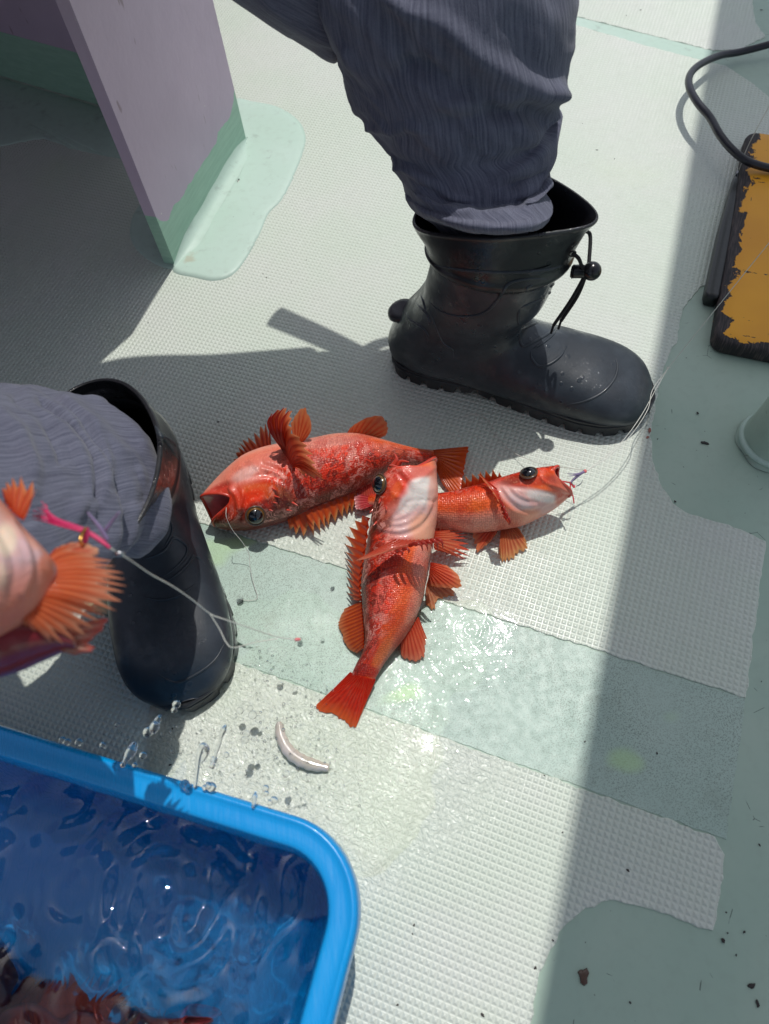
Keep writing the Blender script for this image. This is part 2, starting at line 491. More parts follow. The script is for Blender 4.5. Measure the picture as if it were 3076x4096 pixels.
def quadwall(a, b, z0, z1, t, nrm):
    """vertical board from a to b on the ground, thickness t away from nrm"""
    a, b, nrm = np.array(a), np.array(b), np.array(nrm)
    c, d = b - nrm * t, a - nrm * t
    V = [(*q, z) for z in (z0, z1) for q in (a, b, c, d)]
    return np.array(V), [(0, 1, 5, 4), (1, 2, 6, 5), (2, 3, 7, 6), (3, 0, 4, 7), (4, 5, 6, 7), (3, 2, 1, 0)]

pa, pb = g2(702, 1064), g2(987, 566)
pdv = (pb - pa) / np.linalg.norm(pb - pa); pn = np.array([pdv[1], -pdv[0]])      # faces lower right
pb2 = pa + pdv * (np.linalg.norm(pb - pa))
bench = thing('bench', (*pa, 0), 'lilac painted bench with green skirting and a thin end panel', 'bench')
# thin panel; jagged paint line between lilac and green drawn as two butted boards
def panel_piece(name, mat, zb, zt, t, jagged):
    n = 60; rows = []
    L = np.linalg.norm(pb - pa)
    th = np.linspace(0, L, n)
    top = np.full(n, zt); bot = np.full(n, zb)
    j = 0.0025 * (np.interp(th, np.linspace(0, L, 23), rng.normal(0, 1, 23))) + 0.0008 * rng.normal(0, 1, n)
    if jagged == 'top': top = zt + j_store[0]
    elif jagged == 'bot': bot = zb + j_store[0]
    V = []
    for side in (0, 1):
        for k in range(n):
            q = pa + pdv * th[k] - pn * t * side
            V.append((*q, bot[k])); V.append((*q, top[k]))
    V = np.array(V); Fs = []
    o1 = 2 * n
    for k in range(n - 1):
        a, b_, c, d = 2 * k, 2 * k + 2, 2 * k + 3, 2 * k + 1
        Fs += [(a, b_, c, d), (a + o1, d + o1, c + o1, b_ + o1), (d, c, c + o1, d + o1), (a, a + o1, b_ + o1, b_)]
    Fs += [(0, 1, 1 + o1, o1), (2 * n - 2, 2 * n - 2 + o1, 2 * n - 1 + o1, 2 * n - 1)]
    return V, Fs
j_store = [0.0022 * np.interp(np.linspace(0, 1, 60), np.linspace(0, 1, 23), rng.normal(0, 1, 23)) + 0.0007 * rng.normal(0, 1, 60)]
j_store[0][:5] += np.array([0.02, .012, .006, .003, .001]); j_store[0][-6:] += np.array([.002, .004, .006, .012, .016, .022])
TH = 0.017
V, Fs = panel_piece('', None, 0.062, 0.365, TH, 'bot'); end_panel = mesh('end_panel', V, Fs, M_LIL, bench, smooth=False)
V, Fs = panel_piece('', None, 0.0, 0.062, TH, 'top'); mesh('base_strip', V, Fs, M_GRN, end_panel, smooth=False)
# wall set back under the seat
wa, wb = g2(0, 305), g2(440, 436)
wdv = (wb - wa) / np.linalg.norm(wb - wa); wn = np.array([wdv[1], -wdv[0]])
wa2 = wa - wdv * 0.5; wb2 = wb + wdv * 0.12
V, Fs = quadwall(wa2, wb2, 0.088, 0.447, 0.03, wn); fw = mesh('front_wall', V, Fs, M_LIL, bench, smooth=False)
V, Fs = quadwall(wa2, wb2, 0.0, 0.0878, 0.03, wn); mesh('base_strip', V, Fs, M_GRN, fw, smooth=False)
seat = [(-0.17, 1.05), (-0.194, 0.994), (-0.244, 0.872), (-0.322, 0.786), (-0.40, 0.68), (-0.72, 0.45), (-1.45, 0.8), (-1.1, 1.9), (-0.3, 1.7), (-0.14, 1.3)]
V, Fs = prism(seat[::-1], 0.4475, 0.485, 0.004); mesh('seat', V, Fs, M_LIL, bench, smooth=False)
V, Fs = prism([(-1.46, .30), (-1.40, .28), (-1.02, 2.2), (-0.2, 1.98), (-0.19, 2.03), (-1.05, 2.27)], 0.0, 1.5, 0.004); mesh('sky_block_wall', V, Fs, M_LIL, bench, smooth=False)  # unseen wall added to hold back sky light and darken the left shade

# resin pads lapped from the bench on to the deck
def dome(name, poly, h, mat, step=0.004, amp=0.0008, edge=0.018):
    p = jag(np.array(poly), step, amp); n = len(p)
    c = p.mean(0); rings = []
    for k, (f, z) in enumerate(((0, -0.002), (0.0, h * 0.45), (0.05, h * 0.8), (0.14, h), (0.5, h * 1.02), (0.98, h * 1.0))):
        q = p + (c - p) * f; rings.append(np.column_stack([q, np.full(n, z)]))
    V = np.concatenate(rings); Fs = grid_faces(len(rings), n)
    area = 0.5 * np.sum(p[:, 0] * np.roll(p[:, 1], -1) - np.roll(p[:, 0], -1) * p[:, 1])
    if area < 0: Fs = [f[::-1] for f in Fs]
    o = mesh(name, V, Fs, mat, smooth=True); tag(o, kind='structure'); return o
padp = cr([g2(*q) for q in ((690, 1085), (780, 1115), (860, 1128), (930, 1105), (985, 1040), (1040, 940), (1075, 860), (1130, 800), (1180, 700), (1217, 600), (1222, 540), (1190, 480), (1110, 430), (1010, 408), (940, 400), (900, 480), (800, 800), (720, 980))], 160, True)
dome('deck_pad', padp, 0.0034, M_PAD, 0.003, 0.0006)
padl = cr([g2(*q) for q in ((700, 1078), (620, 1060), (545, 1000), (520, 930), (540, 850), (600, 800), (700, 900), (720, 1000))], 60, True)
dome('deck_pad', padl, 0.003, M_PAD, 0.003, 0.0006)
padw = [g2(*q) for q in ((-500, 200), (0, 312), (430, 440), (640, 500), (700, 640), (500, 640), (330, 610), (180, 560), (0, 590), (-500, 500))]
dome('deck_pad', jag(padw, 0.01, 0.001), 0.0032, M_PAD, 0.004, 0.0008)
# fillet along the foot of the end panel
fl = MB()
fp = np.array([[*(pa + pdv * t * 1.02 + pn * 0.0), 0.0] for t in np.linspace(-0.004, np.linalg.norm(pb - pa), 24)])
prof = [(0.000, 0.017), (0.002, 0.011), (0.006, 0.0065), (0.012, 0.0042), (0.020, 0.0030)]
V = []
for i, q in enumerate(fp):
    k = (1 + 0.08 * math.sin(i * 0.9) * math.cos(i * 0.37)) * min(1, .25 + i / 5, .25 + (23 - i) / 5)
    for (dx, dz) in prof: V.append((q[0] + pn[0] * dx * k, q[1] + pn[1] * dx * k, dz * k + 0.0006))
fl.add(V, grid_faces(len(fp), len(prof), False, True))
fl.build('fillet', M_PAD, bench)

# ------------------------------------------------------------------ canopy that shades the right side
M_CAN = NT('canopy_grey'); M_CAN.pbr(Base_Color=srgb(150, 152, 150), Roughness=0.6); M_CAN = M_CAN.m
CZ = 1.85
sh = lambda px, py: g2(px, py) + S[:2] / S[2] * CZ
q0, q1 = sh(2872, 0), sh(2142, 4096)
dv = (q1 - q0) / np.linalg.norm(q1 - q0)
qa, qb = q0 - dv * 1.2, q1 + dv * 0.9
side = np.array([-dv[1], dv[0]])
if side[0] < 0: side = -side
can = thing('canopy', (*(qa + side * 0.40), 0), 'grey canopy roof on posts over the right side of the deck', 'canopy')
poly = [qa, qb, qb + side * 0.44, qa + side * 0.44]
V, Fs = prism(poly, CZ, CZ + 0.03); mesh('roof', V, Fs, M_CAN, can, smooth=False)
for q in (qa + side * 0.40 + dv * 0.2, qb + side * 0.40 - dv * 0.2):
    V, Fs, U = tube([(*q, 0), (*q, CZ / 2), (*q, CZ)], 0.03, 12); mesh('post', V, Fs, M_CAN, can)

# ------------------------------------------------------------------ the seated person
def GY(px, py, y):
    d = ROT @ np.array([(px - CX) / F, -(py - CY) / F, -1.0]); return CAMP + d * (y / d[1])

def loft(st, n, seg, p=1.0, rot0=0.0):
    """stations: (edge D, edge V, bulge vector B, shift vector K) as 12 numbers"""
    st = cr(np.array([np.concatenate([np.asarray(q, float).ravel() for q in row]) for row in st]), n)
    th = np.linspace(0, 2 * np.pi, seg, endpoint=False) + rot0
    c, s = np.cos(th), np.sin(th); sp = np.sign(s) * np.abs(s) ** p
    D, V_, B, K = st[:, 0:3], st[:, 3:6], st[:, 6:9], st[:, 9:12]
    C, A = (D + V_) / 2, (D - V_) / 2
    V = C[:, None] + A[:, None] * c[None, :, None] + B[:, None] * sp[None, :, None] + K[:, None] * (np.clip(s, 0, 1) ** 2)[None, :, None]
    L = np.concatenate([[0], np.cumsum(np.linalg.norm(np.diff(C, axis=0), axis=1))])
    Wd = np.linalg.norm(A, axis=1).mean() * math.pi
    U = np.stack(np.meshgrid(L, th / (2 * np.pi), indexing='ij'), -1)
    U[..., 1] *= 2 * Wd
    # faces wound so that they look outwards
    flip = np.dot(np.cross(A[n // 2], B[n // 2]), C[min(n - 1, n // 2 + 1)] - C[n // 2 - 1]) < 0
    return V.reshape(-1, 3), grid_faces(n, seg, True, flip), U.reshape(-1, 2), np.tile(th, n), np.repeat(np.linspace(0, 1, n), seg)

def capfan(V, Fs, n, seg, first=True, last=True):
    V = np.asarray(V)
    if first:
        k = len(V); V = np.vstack([V, V[:seg].mean(0)]); Fs = Fs + [(j, k, (j + 1) % seg)[::-1] for j in range(seg)]
    if last:
        k = len(V); a = (n - 1) * seg; V = np.vstack([V, V[a:a + seg].mean(0)]); Fs = Fs + [(a + j, (a + (j + 1) % seg), k) for j in range(seg)]
    return V, Fs

def mat_rubber(name, c1, c2, rough):
    s = NT(name); p = s.pos()
    n1 = s.noise(p, 26, 5, 0.65); n2 = s.noise(p, 240, 3)
    base = s.mix(s.ramp(n1, 0.42, 0.66), c1, c2)
    dr = s.ramp(s.vor(p, 95), 0.30, 0.22); drm = s.math('MULTIPLY', dr, s.ramp(s.noise(p, 19, 2), 0.52, 0.6))
    r = s.math('SUBTRACT', s.ramp(n1, 0.3, 0.75, rough + 0.12, rough - 0.06), s.math('MULTIPLY', drm, 0.2))
    hb = s.math('ADD', s.math('MULTIPLY', n2, 0.12), s.math('ADD', s.math('MULTIPLY', drm, 0.5), s.math('MULTIPLY', n1, 0.8)))
    wp = s.ramp(s.noise(s.mapping(p, loc=(1.3, .2, .4)), 17, 3, 0.6), 0.47, 0.60)
    s.pbr(Base_Color=base, Roughness=r, Normal=s.bump(hb, 0.5, 0.0012), Coat_Weight=s.math('MULTIPLY', wp, 0.9), Coat_Roughness=0.06, Coat_IOR=1.33, Coat_Normal=s.bump(s.noise(p, 150, 3, .6, 1.0), 0.8, 0.0016)); return s.m
M_RUB = mat_rubber('boot_rubber', srgb(35, 42, 50), srgb(48, 55, 62), 0.40)
M_CUFF = mat_rubber('boot_cuff_rubber', srgb(24, 25, 29), srgb(30, 30, 33), 0.30)
M_SOLE = mat_rubber('boot_sole_rubber', srgb(30, 33, 37), srgb(38, 41, 44), 0.50)
M_CORD = NT('black_cord'); _c = M_CORD; _c.pbr(Base_Color=srgb(20, 20, 24), Roughness=0.8, Normal=_c.bump(_c.noise(_c.pos(), 900, 2), 0.6, 0.0006)); M_CORD = _c.m
M_TOG = NT('toggle_plastic'); M_TOG.pbr(Base_Color=srgb(18, 19, 22), Roughness=0.22); M_TOG = M_TOG.m

def mat_cloth():
    s = NT('crinkled_linen'); u = s.uv(); p = s.pos()
    sep = s.n('ShaderNodeSeparateXYZ'); s.link(u, sep.inputs[0])
    wob = s.noise(s.mapping(u, sc=(16, 30, 1)), 1, 3, 0.6)
    st = s.noise(s.mapping(u, sc=(22, 560, 1)), 1, 4, 0.62, 0.35)         # long slubs along the leg
    cr1 = s.noise(s.mapping(u, sc=(36, 330, 1)), 1, 3, 0.6, 0.7)
    thr = s.noise(p, 1500, 1)
    base = s.mix(s.ramp(st, 0.34, 0.68), srgb(68, 71, 89), srgb(102, 105, 122))
    base = s.mix(s.math('MULTIPLY', s.ramp(thr, 0.45, 0.7), 0.30), base, srgb(124, 124, 142))
    base = s.mix(s.math('MULTIPLY', s.ramp(wob, 0.5, 0.75), 0.25), base, srgb(92, 90, 108))
    hb = s.math('ADD', s.math('MULTIPLY', cr1, 0.8), s.math('ADD', s.math('MULTIPLY', st, 0.6), s.math('MULTIPLY', thr, 0.40)))
    s.pbr(Base_Color=base, Roughness=0.92, Sheen_Weight=0.18, Sheen_Roughness=0.5, Normal=s.bump(hb, 0.55, 0.0015)); return s.m
M_CLOTH = mat_cloth()
M_SKIN = NT('skin'); M_SKIN.pbr(Base_Color=srgb(196, 148, 120), Roughness=0.5, Subsurface_Weight=0.1); M_SKIN = M_SKIN.m
M_JACK = NT('jacket_cloth'); M_JACK.pbr(Base_Color=srgb(60, 66, 80), Roughness=0.85); M_JACK = M_JACK.m
M_HAIR = NT('black_hair'); M_HAIR.pbr(Base_Color=srgb(24, 22, 20), Roughness=0.5); M_HAIR = M_HAIR.m

person = thing('person', (-0.20, 0.62, 0), 'seated person in crinkled blue grey trousers and black rubber boots, one foot forward', 'person')

FOOT_X = [0, .004, .018, .05, .10, .14, .19, .23, .26, .285, .300, .305]
FOOT_W = [0.0, .018, .033, .0385, .037, .038, .047, .0525, .0505, .039, .020, 0.0]

class Boot:
    def __init__(s, heel, toe, side, lean=(0, 0), cuff=None, pinch=0.3, label=None):
        heel, toe = np.array(heel)[:2], np.array(toe)[:2]
        d = toe - heel; s.k = np.linalg.norm(d) / 0.305; d /= np.linalg.norm(d)
        s.o, s.d, s.l = heel, d, np.array([-d[1], d[0]])
        s.side = side; s.lean = lean
        s.root = bpy.data.objects.new('boot', None); s.root.location = (*heel, 0); s.root.empty_display_size = 0.02
        link(s.root, person)
        if label: s.root['label'] = label
        # upper ------------------------------------------------------------
        secs = [(.172, .208, .045, .208, .053), (.171, .186, .0445, .186, .0535), (.169, .160, .042, .158, .053), (.164, .134, .036, .126, .052), (.154, .116, .024, .098, .049),
                (.150, .105, .004, .066, .048), (.151, .097, -.005, .036, .047), (.154, .089, .010, .006, .0465), (.167, .082, .070, .002, .0455),
                (.186, .075, .132, .002, .0495), (.211, .068, .185, .002, .054), (.238, .062, .228, .002, .0555), (.262, .055, .262, .003, .0535),
                (.283, .046, .286, .005, .0445), (.297, .034, .3005, .009, .028), (.3035, .025, .306, .014, .011)]
        st = []
        for fx, fz, bx, bz, b in secs:
            st.append((s.loc(fx, 0, fz), s.loc(bx, 0, bz), s.vec(0, b, 0), (0, 0, 0)))
        n, seg = 110, 64
        V, Fs, U, th, t = loft(st, n, seg, 0.74)
        if side > 0: pass
        V, Fs = capfan(V, Fs, n, seg, False, True)
        s.V, s.F, s.U = V, Fs, np.vstack([U, U[-1]])
        # sole ---------------------------------------------------------------
        m = 150; xs = 0.1525 - 0.1525 * np.cos(np.linspace(0, np.pi, m))
        w = np.interp(xs, FOOT_X, FOOT_W); w = np.convolve(np.pad(w, 3, 'edge'), np.ones(7) / 7, 'valid'); w[0] = w[-1] = 0
        ox = np.concatenate([xs, xs[::-1][1:-1]]); oy = np.concatenate([w, -w[::-1][1:-1]])
        N = len(ox)
        ex = np.roll(ox, -1) - np.roll(ox, 1); ey = np.roll(oy, -1) - np.roll(oy, 1); el = np.hypot(ex, ey) + 1e-9
        nx_, ny_ = -ey / el, ex / el                     # outward for clockwise outline
        sgn = 1 if np.sum(nx_ * (ox - .15) + ny_ * oy) > 0 else -1
        nx_, ny_ = nx_ * sgn, ny_ * sgn
        arc = np.cumsum(el)
        lug = (np.mod(ox + 0.004 * np.sign(oy), 0.021) < 0.006).astype(float)
        waist = np.exp(-((ox - .112) / .022) ** 2)
        rings = []
        for off, z, lg in ((-.030, .0145, 0), (-.004, .0200, 0), (.0022, .0232, 0), (.0034, .0225, 0), (.0036, .0205, 0), (.0018, .0194, 0), (.0018, .0184, 0), (.0036, .0174, 0), (.0036, .010, .3), (.0030, .0, 1), (-.008, .0, 1)):
            zz = z + (0.010 * waist * (z < .012)) + (0.007 * lug * (lg > .5) if lg else 0)
            oo = off - 0.0022 * lug * lg
            rings.append(np.array([s.loc(a + oo * b_, c + oo * e_, max(q, 0)) for a, b_, c, e_, q, oo in zip(ox, nx_, oy, ny_, np.broadcast_to(zz, N), np.broadcast_to(oo, N))]))
        V = np.concatenate(rings); Fs = grid_faces(len(rings), N)
        V, Fs = capfan(V, Fs, len(rings), N, True, True)
        s.sV, s.sF = V, Fs
        # cuff -----------------------------------------------------------------
        cf = cuff or [(.108, .0655, .0545, .180), (.108, .0705, .0585, .184), (.108, .0730, .0597, .1885), (.108, .0715, .0582, .193), (.1078, .0725, .0575, .200), (.107, .0755, .056, .208), (.1055, .0795, .054, .216),
                      (.106, .084, .052, .2235), (.106, .0855, .0525, .2265), (.106, .084, .050, .228), (.106, .0815, .048, .2255), (.103, .073, .048, .205), (.100, .058, .050, .180), (.098, .054, .048, .14), (.096, .050, .044, .09)]
        n, seg = 90, 72; th = np.linspace(0, 2 * np.pi, seg, endpoint=False)
        rows = cr(np.array(cf), n); V = []
        for cx, a, b_, z in rows:
            f = np.clip((z - .178) / .045, 0, 1)
            c, sn = np.cos(th), np.sin(th)
            yy = b_ * np.sign(sn) * np.abs(sn) ** (0.9) * (1 - pinch * f * np.clip(c, 0, 1) ** 1.5)
            xx = cx + a * np.sign(c) * np.abs(c) ** (1 + 0.15 * f)
            zz = z + f * (0.014 * c - 0.004 + 0.016 * sn * sn * (1 if side > 0 else .3)) + 0.0012 * f * np.sin(3 * th + 1) + 0.0007 * np.sin(2 * th + z * 700) * (1 - f) * .5
            V += [s.loc(x, y, q) for x, y, q in zip(xx, yy, zz)]
        s.cV, s.cF = np.array(V), grid_faces(n, seg)
        if side < 0: pass
    def loc(s, x, y, z):
        g = max(0.0, z - 0.085)
        x = x + s.lean[0] * g; y = y + s.lean[1] * g
        q = s.o + (s.d * x + s.l * y) * s.k
        return np.array([q[0], q[1], z * s.k])
    def vec(s, x, y, z):
        q = (s.d * x + s.l * y) * s.k; return np.array([q[0], q[1], z * s.k])
    def bvh(s):
        V = np.vstack([s.V, s.sV, s.cV]); n1 = len(s.V); n2 = n1 + len(s.sV)
        Fs = s.F + [tuple(i + n1 for i in f) for f in s.sF] + [tuple(i + n2 for i in f) for f in s.cF]
        return BVHTree.FromPolygons([tuple(v) for v in V], Fs)
    def finish(s, lines, grooves=()):
        if grooves: s.V = features(s.V, s.F, grooves)
        bv = s.bvh()
        up = MB(); up.add(s.V, s.F, s.U)
        for ln, r in lines:
            pts = []
            for q in cr(ln, 7 * len(ln)):
                h, nrm = raycast(q[0], q[1], None, None, bv)
                if h is not None: pts.append(h - nrm * r * 0.35)
            if len(pts) > 4:
                pts = np.array(pts)
                # keep the longest run without jumps
                jump = np.where(np.linalg.norm(np.diff(pts, axis=0), axis=1) > 0.02)[0]
                if len(jump):
                    seg_ = np.split(pts, jump + 1); pts = max(seg_, key=len)
                if len(pts) > 4:
                    pp = pts.copy(); pp[1:-1] = (pts[:-2] + pts[1:-1] + pts[2:]) / 3
                    r *= 1.5; V, Fs, U = tube(pp, [r * .2, r, r, r, r * .2], 8, len(pp))
                    up.add(V, Fs, U)
        s.upper = up.build('boot_upper', M_RUB, s.root)
        so = mesh('sole', s.sV, s.sF, M_SOLE, s.root, smooth=True)
        mod = so.modifiers.new('edges', 'EDGE_SPLIT'); mod.split_angle = R_(40)
        s.cuff = mesh('cuff', s.cV, s.cF, M_CUFF, s.root)
        # heel pull tab: a small lipped half disc
        tb = MB(); th = np.linspace(0, 2 * np.pi, 28, endpoint=False); rings = []
        for rr, dx in ((.2, .004), (.6, .0045), (.9, .0040), (1.0, .002), (1.0, -.002), (.9, -.0040), (.5, -.0045)):
            rings.append([s.loc(.010 + 0.016 * rr * math.cos(a), 0.017 * rr * math.sin(a), .076 + dx + 0.3 * (0.012 * rr * math.cos(a))) for a in th])
        V = np.concatenate([np.array(r) for r in rings]); Fs = grid_faces(len(rings), len(th), True, True); V, Fs = capfan(V, Fs, len(rings), len(th))
        tb.add(V, Fs); tb.build('pull_tab', M_CUFF, s.root)
        return s

# left boot: stands out to the right, seen from its inner side
bA = Boot(G(1584, 1414), G(2588, 1640), 1, lean=(0.05, 0.02), pinch=0.45, label='black rubber boot pointing right with a drawcord and toggle at its cuff')
A_LINES = [([(1700, 1180), (1745, 1235), (1830, 1265), (1930, 1255), (1990, 1200), (2030, 1140), (2075, 1122), (2140, 1115), (2200, 1118)], .0013),
           ([(1710, 1210), (1735, 1290), (1770, 1370), (1810, 1400), (1815, 1440)], .0012),
           ([(2078, 1235), (2120, 1215), (2180, 1195), (2205, 1185)], .0013), ([(2078, 1235), (2072, 1270), (2078, 1310)], .0011),
           ([(2080, 1320), (2130, 1298), (2190, 1272), (2215, 1262)], .0013), ([(2080, 1320), (2080, 1360), (2095, 1385), (2150, 1360), (2200, 1330), (2225, 1310)], .0013),
           ([(2125, 1398), (2160, 1380), (2210, 1340), (2228, 1310)], .0011), ([(2125, 1398), (2125, 1430), (2155, 1465), (2200, 1455), (2245, 1420), (2272, 1370)], .0013),
           ([(2462, 1425), (2470, 1470), (2455, 1520), (2410, 1570), (2340, 1605), (2250, 1622)], .0011),
           ([(1640, 1170), (1665, 1215), (1705, 1255), (1718, 1290), (1712, 1300)], .0013), ([(1610, 1230), (1640, 1280), (1690, 1310), (1712, 1345), (1708, 1375)], .0013),
           ([(1660, 1130), (1690, 1200), (1705, 1250)], .0012),
           ([(2105, 1165), (2110, 1150), (2135, 1140)], .0009),
           ([(1670, 1035), (1760, 1065), (1900, 1085), (2060, 1090), (2200, 1078), (2255, 1058)], .0013),
           ([(2200, 1150), (2215, 1135), (2235, 1110)], .0012), ([(2195, 1175), (2210, 1160), (2230, 1140)], .0012)]
bA.finish(A_LINES, [([(1665, 870), (1700, 905), (1800, 925), (1950, 930)], 10, -.0008)])
# right boot: toe towards the camera
bB = Boot((-0.281, 0.515), (-0.215, 0.193), -1, lean=(0.42, 0.10), pinch=0.1, label='wet black rubber boot with its toe pointing at the camera beside the blue tub')
B_LINES = [([(560, 1880), (620, 1960), (660, 2040), (690, 2120), (650, 2200)], .0012), ([(610, 1690), (680, 1790), (730, 1860), (770, 1940)], .0013),
           ([(590, 1700), (640, 1740), (660, 1760)], .0012), ([(650, 1740), (690, 1770), (705, 1790)], .0012),
           ([(540, 2235), (600, 2230), (660, 2200), (690, 2155), (720, 2160), (750, 2190), (740, 2230), (690, 2280), (630, 2320)], .0013),
           ([(620, 2335), (690, 2310), (750, 2260), (775, 2225), (800, 2235), (830, 2270)], .0013),
           ([(560, 2385), (640, 2400), (720, 2380), (790, 2330)], .0011), ([(600, 2150), (620, 2140), (640, 2120)], .001),
           ([(620, 2690), (700, 2730), (780, 2700), (860, 2640), (905, 2560)], .0010)]
bB.finish(B_LINES)

# drawcord and toggle on the left boot
fx = bA.loc(.178, -.020, .214); fx2 = bA.loc(.184, .012, .214)
tg = bA.loc(.196, -.014, .192)
e1, e2 = bA.loc(.186, -.016, .126), bA.loc(.180, -.018, .120)
ringm = MB(); V, Fs, U = tube([fx + np.array([0.003 * math.cos(a), -.001, 0.003 * math.sin(a)]) for a in np.linspace(0, 2 * np.pi, 12, endpoint=False)], .0009, 6, 30, closed=True); ringm.add(V, Fs, U)
ringm.build('eyelet', M_TOG, bA.root)
cord = MB()
for ln in ([fx, fx + (0.006, -.004, -.004), fx + (.012, -.003, -.016), tg], [fx2, fx2 + (.006, .0, -.008), tg + (.001, .002, .004)], [tg, (tg + e1) / 2 + (.004, 0, .002), e1], [tg, (tg + e2) / 2 + (0.001, -.002, .002), e2]):
    V, Fs, U = tube(ln, .0019, 8, 26); cord.add(V, Fs, U)
for e in (e1, e2):
    V, Fs, U = tube([e + (0, 0, .001), e + (-.001, 0, -.012)], .0014, 8, 6); cord.add(V, Fs, U)
cord.build('drawcord', M_CORD, bA.root)
tm = MB()
V, Fs, U = sphere(tg + bA.vec(.004, 0, 0.001), .0093, 20, 14, (1, 1, 1.0)); tm.add(V, Fs)
V, Fs, U = tube([tg + bA.vec(-.013, -.002, -.002), tg + bA.vec(.001, 0, 0)], [.0066, .0066, .0060], 16, 8); tm.add(V, Fs)
V, Fs, U = tube([tg + bA.vec(-.0145, -.002, -.0022), tg + bA.vec(-.0125, -.002, -.002)], [.0055, .0072], 16, 4); tm.add(V, Fs)
tm.build('toggle', M_TOG, bA.root)

# ---- trousers
from mathutils import noise as mnoise
def crumple(V, Fs, amp, sc=(26, 26, 15), tilt=0.5, seed=0.0):
    N = vnormals(V, Fs); d = np.empty(len(V))
    for i, v in enumerate(V):
        q = Vector((v[0] * sc[0] + seed, v[1] * sc[1] + seed * 2, (v[2] + tilt * v[0]) * sc[2]))
        a = 1 - abs(mnoise.noise(q)) * 2.2; b_ = 1 - abs(mnoise.noise(q * 2.3 + Vector((7, 1, 3)))) * 2.2
        d[i] = max(a, -.6) * .7 + max(b_, -.6) * .3
    return V + N * ((d - .4) * amp)[:, None]
def wrinkle(V, Fs, feats): return features(V, Fs, feats)
legs = MB()
def sta(l, r, y, t, bz=-0.2, ky=0):
    return (GY(*r, y), GY(*l, y), (0.012, -t, bz * t), (0, ky, 0))
stA = [sta((1800, 960), (2060, 940), .59, .036, .4), sta((1735, 890), (2130, 860), .598, .046, .45), sta((1668, 846), (2168, 826), .590, .074, .44), sta((1642, 808), (2180, 792), .591, .082, .40),
       sta((1640, 780), (2178, 762), .598, .080, .35), sta((1612, 730), (2140, 712), .602, .072, .25), sta((1592, 700), (2176, 664), .61, .075, .15), sta((1568, 655), (2172, 620), .618, .076, 0),
       sta((1520, 560), (2182, 560), .63, .078), sta((1478, 500), (2215, 490), .64, .080), sta((1432, 440), (2224, 410), .65, .082), sta((1412, 395), (2178, 378), .652, .080),
       sta((1392, 330), (2225, 320), .655, .084), sta((1368, 265), (2236, 270), .657, .086), sta((1340, 190), (2252, 180), .66, .086), sta((1270, 60), (2275, 60), .665, .084), sta((1230, -160), (2285, -160), .67, .080), sta((1260, -440), (2230, -420), .68, .07), sta((1420, -620), (2080, -600), .685, .05), sta((1650, -690), (1850, -680), .69, .02)]
nA, sA = 210, 120
V, Fs, U, th, t = loft(stA, nA, sA, 0.92)
V = wrinkle(V, Fs, [([(1520, 0), (1560, 90), (1640, 200), (1720, 330), (1840, 470), (1930, 600), (1990, 730), (2040, 820)], 9, .0026),   # side seam
                    ([(1560, 10), (1680, 60), (1800, 130), (1930, 240), (2040, 310), (2180, 365), (2230, 380)], 44, .010),
                    ([(1640, 270), (1780, 310), (1900, 400), (2020, 455), (2180, 485)], 40, -.008),
                    ([(1790, 480), (1950, 470), (2100, 440), (2220, 420)], 40, -.005), ([(1800, 420), (1960, 415), (2100, 395), (2220, 388)], 34, .004),
                    ([(2180, 600), (2100, 660), (2030, 700)], 26, .004), ([(2170, 690), (2100, 720), (2040, 745)], 18, -.004), ([(2190, 740), (2120, 760), (2050, 790)], 22, .004),
                    ([(1480, 510), (1560, 520), (1650, 505), (1700, 520)], 16, .004), ([(1390, 210), (1400, 330), (1430, 430), (1420, 460)], 20, .004),
                    ([(1570, 670), (1650, 690), (1740, 740), (1800, 790), (1880, 800)], 14, .0035), ([(1560, 640), (1640, 655), (1720, 700)], 18, -.003),
                    ([(1500, 380), (1560, 330), (1630, 230), (1560, 130), (1540, 40)], 60, -.004),
                    ([(2050, 100), (2110, 250), (2180, 330)], 50, -.003),
                    ([(1700, 560), (1800, 640), (1880, 730)], 40, .003)])
V = crumple(V, Fs, .0050, (12, 12, 30), 0.9)
V, Fs = capfan(V, Fs, nA, sA); legs.add(V, Fs, np.vstack([U, U[:1], U[-1:]]))
# left thigh, running back to the bench
def stT(px, py, y, h, t, up=0.15, dy=0.02): 
    q = GY(px, py, y); return (q + (0, dy, up), q, (0, -t, 0), (0, 0, 0))
kx = np.array([.150, .665, .40])
stT_ = [((.15, .71, .45), (.145, .705, .40), (0, -.03, 0), (0, 0, 0)), ((.125, .71, .49), (.125, .70, .36), (0, -.055, 0), (0, 0, 0)), ((.06, .71, .52), (.05, .70, .35), (0, -.064, 0), (0, 0, 0)),
        stT(1370, 205, .705, 0, .066, .175), stT(1320, 218, .705, 0, .068, .175), stT(1220, 155, .70, 0, .072, .17), stT(1100, 75, .695, 0, .075, .165), stT(980, -10, .69, 0, .076, .162), stT(760, -160, .68, 0, .08, .162), stT(500, -260, .69, 0, .085, .165),
        ((-.42, .72, .64), (-.42, .70, .455), (0, -.09, 0), (0, 0, 0)), ((-.50, .75, .64), (-.50, .74, .46), (0, -.09, 0), (0, 0, 0))]
V, Fs, U, th, t = loft(stT_, 90, 64, 0.95)
V, Fs = capfan(V, Fs, 90, 64)
V = wrinkle(V, Fs, [([(1330, 170), (1200, 110), (1080, 20)], 30, .004), ([(1340, 205), (1250, 200), (1180, 160)], 16, -.003)])
legs.add(V, Fs, np.vstack([U, U[:1], U[-1:]]))
